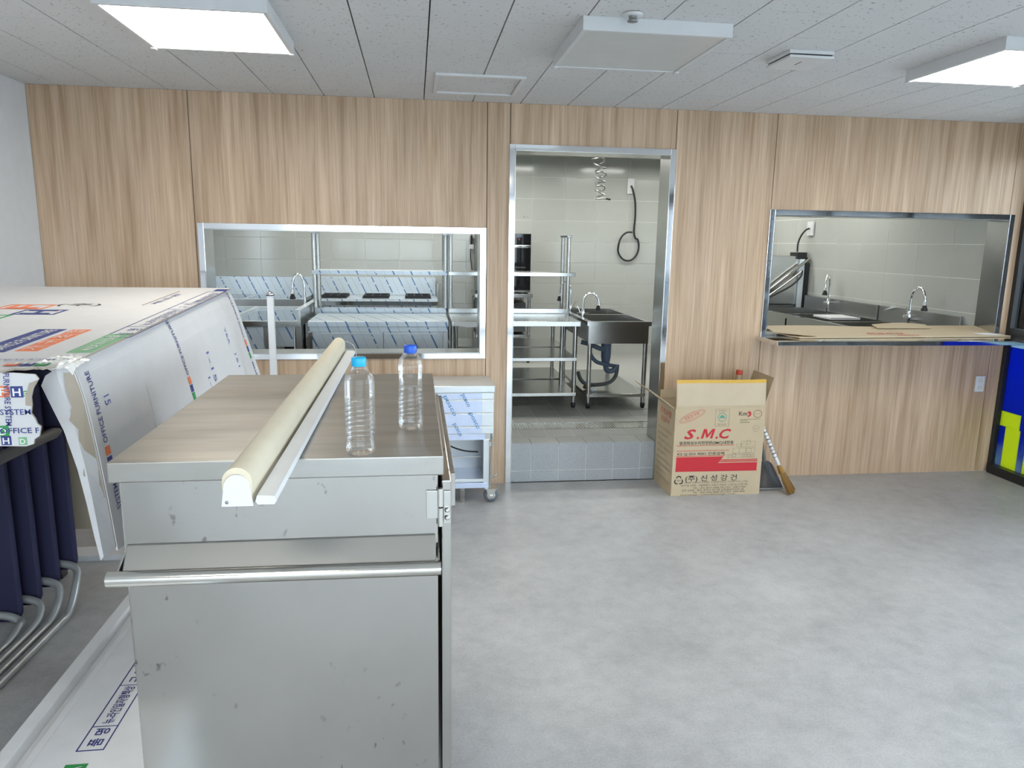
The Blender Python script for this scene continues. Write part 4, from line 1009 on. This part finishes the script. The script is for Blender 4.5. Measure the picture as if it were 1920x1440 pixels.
def sink(name, x0, x1, y0, y1, ztop, basins, label, mat, split, shelf=True, depth=.18, lipm=None):
    e = thing(name, ((x0+x1)/2, (y0+y1)/2, KF), label, 'sink'); t = .045
    def frame_rects():
        if split == 'y':
            ys = [y0+t]; h = (y1-y0-t*2-.04*(basins-1))/basins
            return [(x0+t, x1-t, y0+t+i*(h+.04), y0+t+i*(h+.04)+h) for i in range(basins)]
        h = (x1-x0-t*2-.04*(basins-1))/basins
        return [(x0+t+i*(h+.04), x0+t+i*(h+.04)+h, y0+t, y1-t) for i in range(basins)]
    rs = frame_rects(); rim = MB(); z0, z1 = ztop-.035, ztop
    rim.box(x0, x1, y0, rs[0][2], z0, z1).box(x0, x1, rs[-1][3], y1, z0, z1).box(x0, rs[0][0], rs[0][2], rs[-1][3], z0, z1).box(rs[-1][1], x1, rs[0][2], rs[-1][3], z0, z1)
    for a, b_ in zip(rs[:-1], rs[1:]):
        if split == 'y': rim.box(rs[0][0], rs[0][1], a[3], b_[2], z0, z1)
        else: rim.box(a[1], b_[0], rs[0][2], rs[0][3], z0, z1)
    obj('rim', rim, lipm or mat, e)
    for (a, b_, c, d) in rs:
        zb = ztop-depth; k = .004
        bs = obj('basin', MB().box(a-k, a, c-k, d+k, zb, z0).box(b_, b_+k, c-k, d+k, zb, z0).box(a, b_, c-k, c, zb, z0).box(a, b_, d, d+k, zb, z0).box(a-k, b_+k, c-k, d+k, zb-k, zb), mat, e)
        obj('drain', MB().lathe([(.055, .001), (.05, .004), (.02, .002)], ((a+b_)/2, (c+d)/2, zb), 16), CHROME, bs)
    legs(e, [(x, y) for x in (x0+.035, x1-.035) for y in (y0+.04, y1-.04)], z0)
    if shelf: obj('shelf', box(x0+.02, x1-.02, y0+.02, y1-.02, .372, .398), STEEL, e, .002)
    return e, rs
def gooseneck(e, base, direction, h, reach, r=.011, head=True):
    b0 = Vector(base); d = Vector(direction).normalized(); path = [b0, b0+Vector((0, 0, h*.45))]
    for i in range(1, 13):
        a_ = math.pi*(1-i/11); path.append(b0+d*(reach/2+reach/2*math.cos(a_))+Vector((0, 0, h*.62+h*.38*math.sin(max(0, a_)))) if i < 12 else b0+d*reach+Vector((0, 0, h*.50)))
    f = obj('faucet', MB().tube(spline(path, 3), r, 10), CHROME, e)
    obj('faucet_body', MB().lathe([(r*1.9, 0), (r*2.0, .03), (r*1.6, .055), (r*1.2, .07)], b0, 14).tube([b0+Vector((0, 0, .03))-d*.02, b0+Vector((0, 0, .045))-d*.05+Vector((0, 0, .05))], r*.6, 8), CHROME, f)
    obj('faucet_valve', MB().tube([b0+Vector((-.05, 0, .03)), b0+Vector((.05, 0, .03))], r*1.1, 10), CHROME, f)
    if head:
        hp = b0+d*reach+Vector((0, 0, h*.50)); obj('spray_head', MB().lathe([(r*1.1, .02), (r*1.6, -.01), (r*2.6, -.035), (r*2.4, -.045)], hp, 14), BLACK, f)
        obj('spray_collar', MB().lathe([(r*1.2, .03), (r*1.7, .0)], hp, 12), CHROME, f)
    return f
# sink in the doorway
sk, rs = sink('double_sink', 1.384, 1.925, 1.03, 2.28, 1.004, 2, 'two-bowl steel sink table with blue-grey waste pipes in the doorway', STEEL, 'y')
obj('apron', box(1.400, 1.905, 1.045, 1.050, .822, .969), STEEL, sk)
gooseneck(sk, (1.432, 1.42, 1.004), (1, -.15, 0), .205, .13, .009)
gooseneck(sk, (1.432, 1.95, 1.004), (-.6, .5, 0), .27, .12, .008)
wp_ = obj('waste_pipe', MB().tube([(1.64, 1.38, .82), (1.64, 1.38, .66), (1.64, 1.38, .59)], [.045, .042, .030], 14), PIPE, sk)
obj('waste_trap', MB().tube(spline([(1.64, 1.38, .60), (1.645, 1.36, .55), (1.69, 1.34, .545), (1.725, 1.34, .58), (1.73, 1.34, .60)], 5), .022, 10), PIPE, sk)
obj('overflow_hose', MB().tube(spline([(1.42, 1.40, .79), (1.50, 1.38, .77), (1.57, 1.36, .74), (1.63, 1.35, .73)], 5), .020, 10), PIPE, sk)
obj('overflow_hose', MB().tube(spline([(1.50, 1.36, .77), (1.49, 1.34, .70), (1.54, 1.33, .63), (1.62, 1.33, .605), (1.70, 1.33, .59)], 5), .017, 10), PIPE, sk)
obj('drain_hose', MB().tube(spline([(1.735, 1.34, .59), (1.72, 1.33, .50), (1.66, 1.30, .45), (1.56, 1.28, .435), (1.46, 1.27, .44), (1.40, 1.27, .48), (1.37, 1.26, .55)], 6), .017, 10), GREYPL, sk)
cl = thing('rag_bundle', (1.47, 1.25, .398), 'small crumpled rag and plastic bag on the lower shelf of the doorway sink', 'rag')
def blob(cx_, cy_, cz_, r, seed, sq=.6):
    rnd = random.Random(seed); mb = MB(); n, m_ = 12, 8; vs = []
    for i in range(m_+1):
        ph = math.pi*i/m_
        for j in range(n):
            th_ = 2*math.pi*j/n; rr = r*(.75+.45*rnd.random())
            vs.append((cx_+rr*math.sin(ph)*math.cos(th_), cy_+rr*math.sin(ph)*math.sin(th_), max(cz_, cz_+r*sq+rr*sq*math.cos(ph))))
    mb.add(vs, [(i*n+j, (i+1)*n+j, (i+1)*n+(j+1) % n, i*n+(j+1) % n) for i in range(m_) for j in range(n)]); return mb
obj('rag', blob(1.455, 1.26, .3985, .035, 3), P('brown_rag', (.22, .09, .05), .9), cl); obj('bag', blob(1.485, 1.17, .3985, .030, 5), PAPER, cl)
# left film sink (front left hatch)
fs_, rs = sink('film_sink', -2.05, -.895, 1.06, 2.40, 1.0, 2, 'film-covered two-bowl sink at the left end of the left hatch', FILM, 'x', False, .2, PALEFILM)
obj('apron', box(-2.03, -1.17, 1.075, 1.08, .50, .965), FILM, fs_); obj('edge', box(-2.05, -.895, 1.054, 1.06, .958, .999), STEEL, fs_)
obj('side_splash', box(-.905, -.885, 1.06, 2.40, .955, 1.085), STEEL, fs_, .002)
obj('splash_cap', box(-.925, -.880, 1.06, 2.40, 1.085, 1.092), PALEFILM, fs_, .002)
obj('post', box(-1.16, -1.09, 1.07, 1.13, KF, .958), DARKSTEEL, fs_); obj('post', box(-.925, -.88, 1.07, 1.13, KF, .958), DARKSTEEL, fs_)
obj('inner_panel', box(-1.10, -.92, 1.55, 1.56, KF+.05, .95), BLACK, fs_)  # black sheet standing for the shade in the open space under the sink
gooseneck(fs_, (-.945, 1.75, 1.0), (-1, -.2, 0), .33, .10, .010)
# back row against the tiled wall
bs_, rs = sink('film_wall_sink', -2.45, -1.20, 3.42, 4.04, .99, 2, 'film-covered sink with a high splashback against the back tiled wall', FILM, 'x', True, .2, FILM)
obj('splashback', box(-2.45, -1.10, 4.045, 4.085, .99, 1.198), FILM, bs_, .002); obj('apron', box(-2.45, -1.20, 3.412, 3.42, .88, .985), DARKSTEEL, bs_)  # bare steel apron, its shade put into a darker steel
rg = thing('gas_range', (-.40, 3.75, KF), 'long film-wrapped gas range with black grates against the back tiled wall', 'gas range')
obj('body', box(-1.09, .235, 3.45, 4.03, KF+.15, .965), FILM, rg); obj('top', box(-1.10, .245, 3.42, 4.04, .965, .995), FILM, rg, .003)
obj('splashback', box(-1.09, .240, 4.045, 4.085, .995, 1.203), FILM, rg, .003); obj('front_rail', box(-1.10, .245, 3.405, 3.42, .925, .972), CHROME, rg, .003)
obj('end_plate', box(.246, .262, 3.60, 4.085, .93, 1.16), STEEL, rg, .003)
for xc in (-.895, -.435, .030):
    g_ = obj('grate', MB().box(xc-.145, xc+.145, 3.50, 3.95, .997, 1.006), BLACK, rg)
    mb = MB()
    for i in range(5): mb.box(xc-.14, xc+.14, 3.52+i*.1, 3.532+i*.1, 1.006, 1.024)
    for i in range(4): mb.box(xc-.13+i*.084, xc-.118+i*.084, 3.51, 3.94, 1.006, 1.022)
    obj('bars', mb, BLACK, g_)
for i in range(6): obj('knob', MB().lathe([(.022, 0), (.020, -.025), (.010, -.028)], (-.98+i*.22, 3.405, .88), 14, 'Y'), BLACK, rg)
legs(rg, [(-1.03, 3.5), (.18, 3.5), (-1.03, 3.98), (.18, 3.98)], KF+.15)
# oven on its stand
ov = thing('oven', (.98, 3.7, 1.06), 'black glass-fronted combi oven with red display seen at the doorway edge', 'oven')
obj('body', box(.70, 1.285, 3.46, 4.05, 1.075, 1.725), DARKSTEEL, ov, .004); obj('control_panel', box(.705, 1.28, 3.448, 3.46, 1.60, 1.722), OVENGLASS, ov, .002)
obj('display', MB().box(1.14, 1.155, 3.4465, 3.448, 1.655, 1.665), REDPL, ov); obj('trim_strip', box(.705, 1.28, 3.446, 3.46, 1.576, 1.598), CHROME, ov, .002)
od = obj('door', box(.705, 1.28, 3.442, 3.46, 1.10, 1.574), OVENGLASS, ov, .003); obj('handle', MB().tube([(.76, 3.425, 1.35), (1.22, 3.425, 1.35)], .010, 10), BLACK, od)
obj('bottom_strip', box(.705, 1.28, 3.446, 3.46, 1.078, 1.098), CHROME, ov)
for x in (.74, 1.245): obj('foot', MB().lathe([(.022, .0), (.022, .014)], (x, 3.52, 1.0605), 12), BLACK, ov); 
for x in (.74, 1.245): obj('foot', MB().lathe([(.022, .0), (.022, .014)], (x, 3.98, 1.0605), 12), BLACK, ov)
os_ = table('oven_stand', .66, 1.31, 3.42, 4.06, 1.06, 'steel stand under the black oven at the back of the kitchen', 'stand', (.60,))
obj('rear_unit', box(.70, 1.25, 3.55, 4.0, .62, .95), GREYPL, os_); obj('hose', MB().tube(spline([(.75, 3.44, .72), (.90, 3.43, .70), (1.05, 3.44, .78), (1.13, 3.5, .95)], 5), .016, 8), BLACK, os_)
hc = thing('hanging_cable', (.655, 4.05, 1.5), 'black cable with a white tag hanging beside the oven', 'cable')
obj('cord', MB().tube(spline([(.665, 4.08, 1.74), (.662, 4.06, 1.66), (.655, 4.06, 1.45), (.68, 4.06, 1.25)], 5), .005, 8), BLACK, hc); obj('plug', box(.652, .676, 4.05, 4.08, 1.60, 1.70), BLACK, hc, .004)
obj('tag', box(.635, .69, 4.05, 4.054, 1.545, 1.595), PAPER, hc)
# coiled wire hanging from the kitchen ceiling
path = []
for i in range(150):
    t = i/149; a_ = t*2*math.pi*9.5; r_ = .060-.020*t+.012*math.sin(i*.35)
    path.append((1.640+.06*t+r_*math.cos(a_), 2.0+r_*.9*math.sin(a_), KH-.02-t*.56-.010*math.sin(i*.6)))
path += [(1.72, 1.96, 2.035), (1.755, 1.95, 2.028)]
cw = thing('coiled_wire', (1.66, 2.0, 2.03), 'grey coiled wire hanging from the kitchen ceiling in the doorway', 'wire')
obj('coil', MB().tube(path, .0075, 6), DARKSTEEL, cw); obj('tip', MB().tube([(1.735, 1.955, 2.032), (1.775, 1.945, 2.024)], .008, 8), BLACK, cw)
obj('rose', MB().lathe([(.045, 0), (.045, -.012), (.015, -.03)], (1.64, 2.0, KH), 16), BLACK, cw)
# outlet + cable loop on the back wall
lo = thing('cable_loop', (2.57, 4.09, 1.40), 'black power cable looped from a white outlet on the back kitchen wall', 'cable')
obj('outlet_plate', box(2.535, 2.62, 4.075, 4.092, 2.22, 2.40), WHITEPL, lo, .004)
pth = [(2.578, 4.07, 2.315), (2.60, 4.055, 2.26), (2.635, 4.06, 2.12), (2.645, 4.07, 1.95), (2.640, 4.075, 1.78), (2.66, 4.07, 1.70)]
for i in range(14):
    a_ = math.radians(30-i*24); pth.append((2.572+.132*math.cos(a_), 4.062-(.004*i if i > 8 else 0), 1.60+.172*math.sin(a_)))
obj('cord', MB().tube(spline(pth, 4), .0115, 10), BLACK, lo)
ho = solo('wall_bolt', MB().lathe([(.008, 0), (.008, -.012)], (1.29, 4.092, 1.93), 10, 'Y').lathe([(.006, 0), (.006, -.012)], (1.33, 4.092, 1.93), 10, 'Y'), DARKSTEEL, (1.31, 4.08, 1.93), 'pair of small dark wall bolts high on the kitchen tiles', 'bolts')
# right-hand sinks along the side wall
rsk, rs = sink('wash_sink', 3.46, 4.10, .36, 2.56, 1.0, 3, 'long three-bowl wash sink along the right tiled kitchen wall', STEEL, 'y')
obj('splashback', MB().box(4.10, 4.138, 1.33, 2.60, .965, 1.125), DARKSTEEL, rsk, .003); obj('splashback', MB().box(4.115, 4.138, .315, 1.325, .965, 1.125), DARKSTEEL, rsk, .003)
gooseneck(rsk, (4.05, 2.05, 1.06), (-.5, -.5, 0), .31, .15, .010); obj('faucet_riser', MB().tube([(4.05, 2.05, 1.0), (4.05, 2.05, 1.07)], .014, 10), CHROME, rsk)
gooseneck(rsk, (4.04, .80, 1.05), (-.10, -1, 0), .27, .20, .010); obj('faucet_riser', MB().tube([(4.04, .80, 1.0), (4.04, .80, 1.06)], .016, 10).tube([(4.04, .80, 1.05), (4.12, .80, 1.05)], .012, 10), CHROME, rsk)
fw_ = solo('loose_film', MB().prism([(4.10, 1.22, 1.09), (4.10, 1.13, 1.135), (4.10, 1.10, 1.15), (4.10, 1.05, 1.135), (4.10, 1.00, 1.14), (4.10, 1.12, 1.115)], (-.004, 0, 0)), PALEFILM, (4.098, 1.1, 1.09), 'scrap of white film peeling from the wash sink splashback', 'film scrap')
wb_ = solo('white_tray', MB().box(3.62, 3.90, 1.25, 1.55, 1.001, 1.02), WHITEPL, (3.76, 1.4, 1.001), 'white plastic tray on the wash sink behind the cardboard', 'tray', bevel=.005)
dw = thing('dishwasher', (3.75, 2.97, KF), 'steel hood dishwasher with sloping lift handle at the end of the wash sink', 'dishwasher')
obj('hood', box(3.42, 4.09, 2.66, 3.30, 1.02, 1.532), STEEL, dw, .008); obj('base', box(3.44, 4.07, 2.68, 3.28, KF+.1, 1.015), DARKSTEEL, dw, .004)
obj('hood_post', MB().box(4.035, 4.085, 2.625, 2.655, .99, 1.50), PALEFILM, dw, .003); obj('hood_post', MB().box(4.092, 4.135, 2.62, 2.70, .99, 1.46), BLACK, dw, .003)
obj('lift_handle', MB().tube([(3.60, 2.60, 1.10), (3.85, 2.60, 1.30), (4.115, 2.60, 1.505), (4.12, 2.64, 1.51)], .014, 10), STEEL, dw)
obj('lift_handle', MB().tube([(3.60, 2.60, 1.045), (3.85, 2.60, 1.225), (4.04, 2.60, 1.37)], .010, 10), STEEL, dw)
obj('hose', MB().tube(spline([(3.55, 2.58, 1.03), (3.75, 2.575, 1.13), (3.92, 2.575, 1.22), (4.02, 2.58, 1.31), (4.05, 2.60, 1.38)], 5), .010, 8), BLACK, dw)
legs(dw, [(3.5, 2.74), (4.0, 2.74), (3.5, 3.22), (4.0, 3.22)], KF+.1)
obj('hinge_box', box(4.0, 4.11, 2.64, 2.80, 1.50, 1.57), BLACK, dw, .004)
rc = thing('wall_cable', (4.13, 2.7, 1.56), 'white outlet with black cable on the right tiled wall above the dishwasher', 'cable')
obj('outlet_plate', box(4.125, 4.142, 2.60, 2.72, 1.745, 1.89), WHITEPL, rc, .003)
obj('cord', MB().tube(spline([(4.12, 2.66, 1.82), (4.09, 2.68, 1.80), (4.065, 2.72, 1.74), (4.05, 2.74, 1.66), (4.05, 2.74, 1.575)], 5), .009, 8), BLACK, rc)
rs_ = solo('red_valve', MB().box(3.72, 3.84, 4.06, 4.09, 1.96, 1.985), REDPL, (3.78, 4.075, 1.96), 'small red valve lever on the kitchen wall behind the dishwasher', 'valve', bevel=.003)
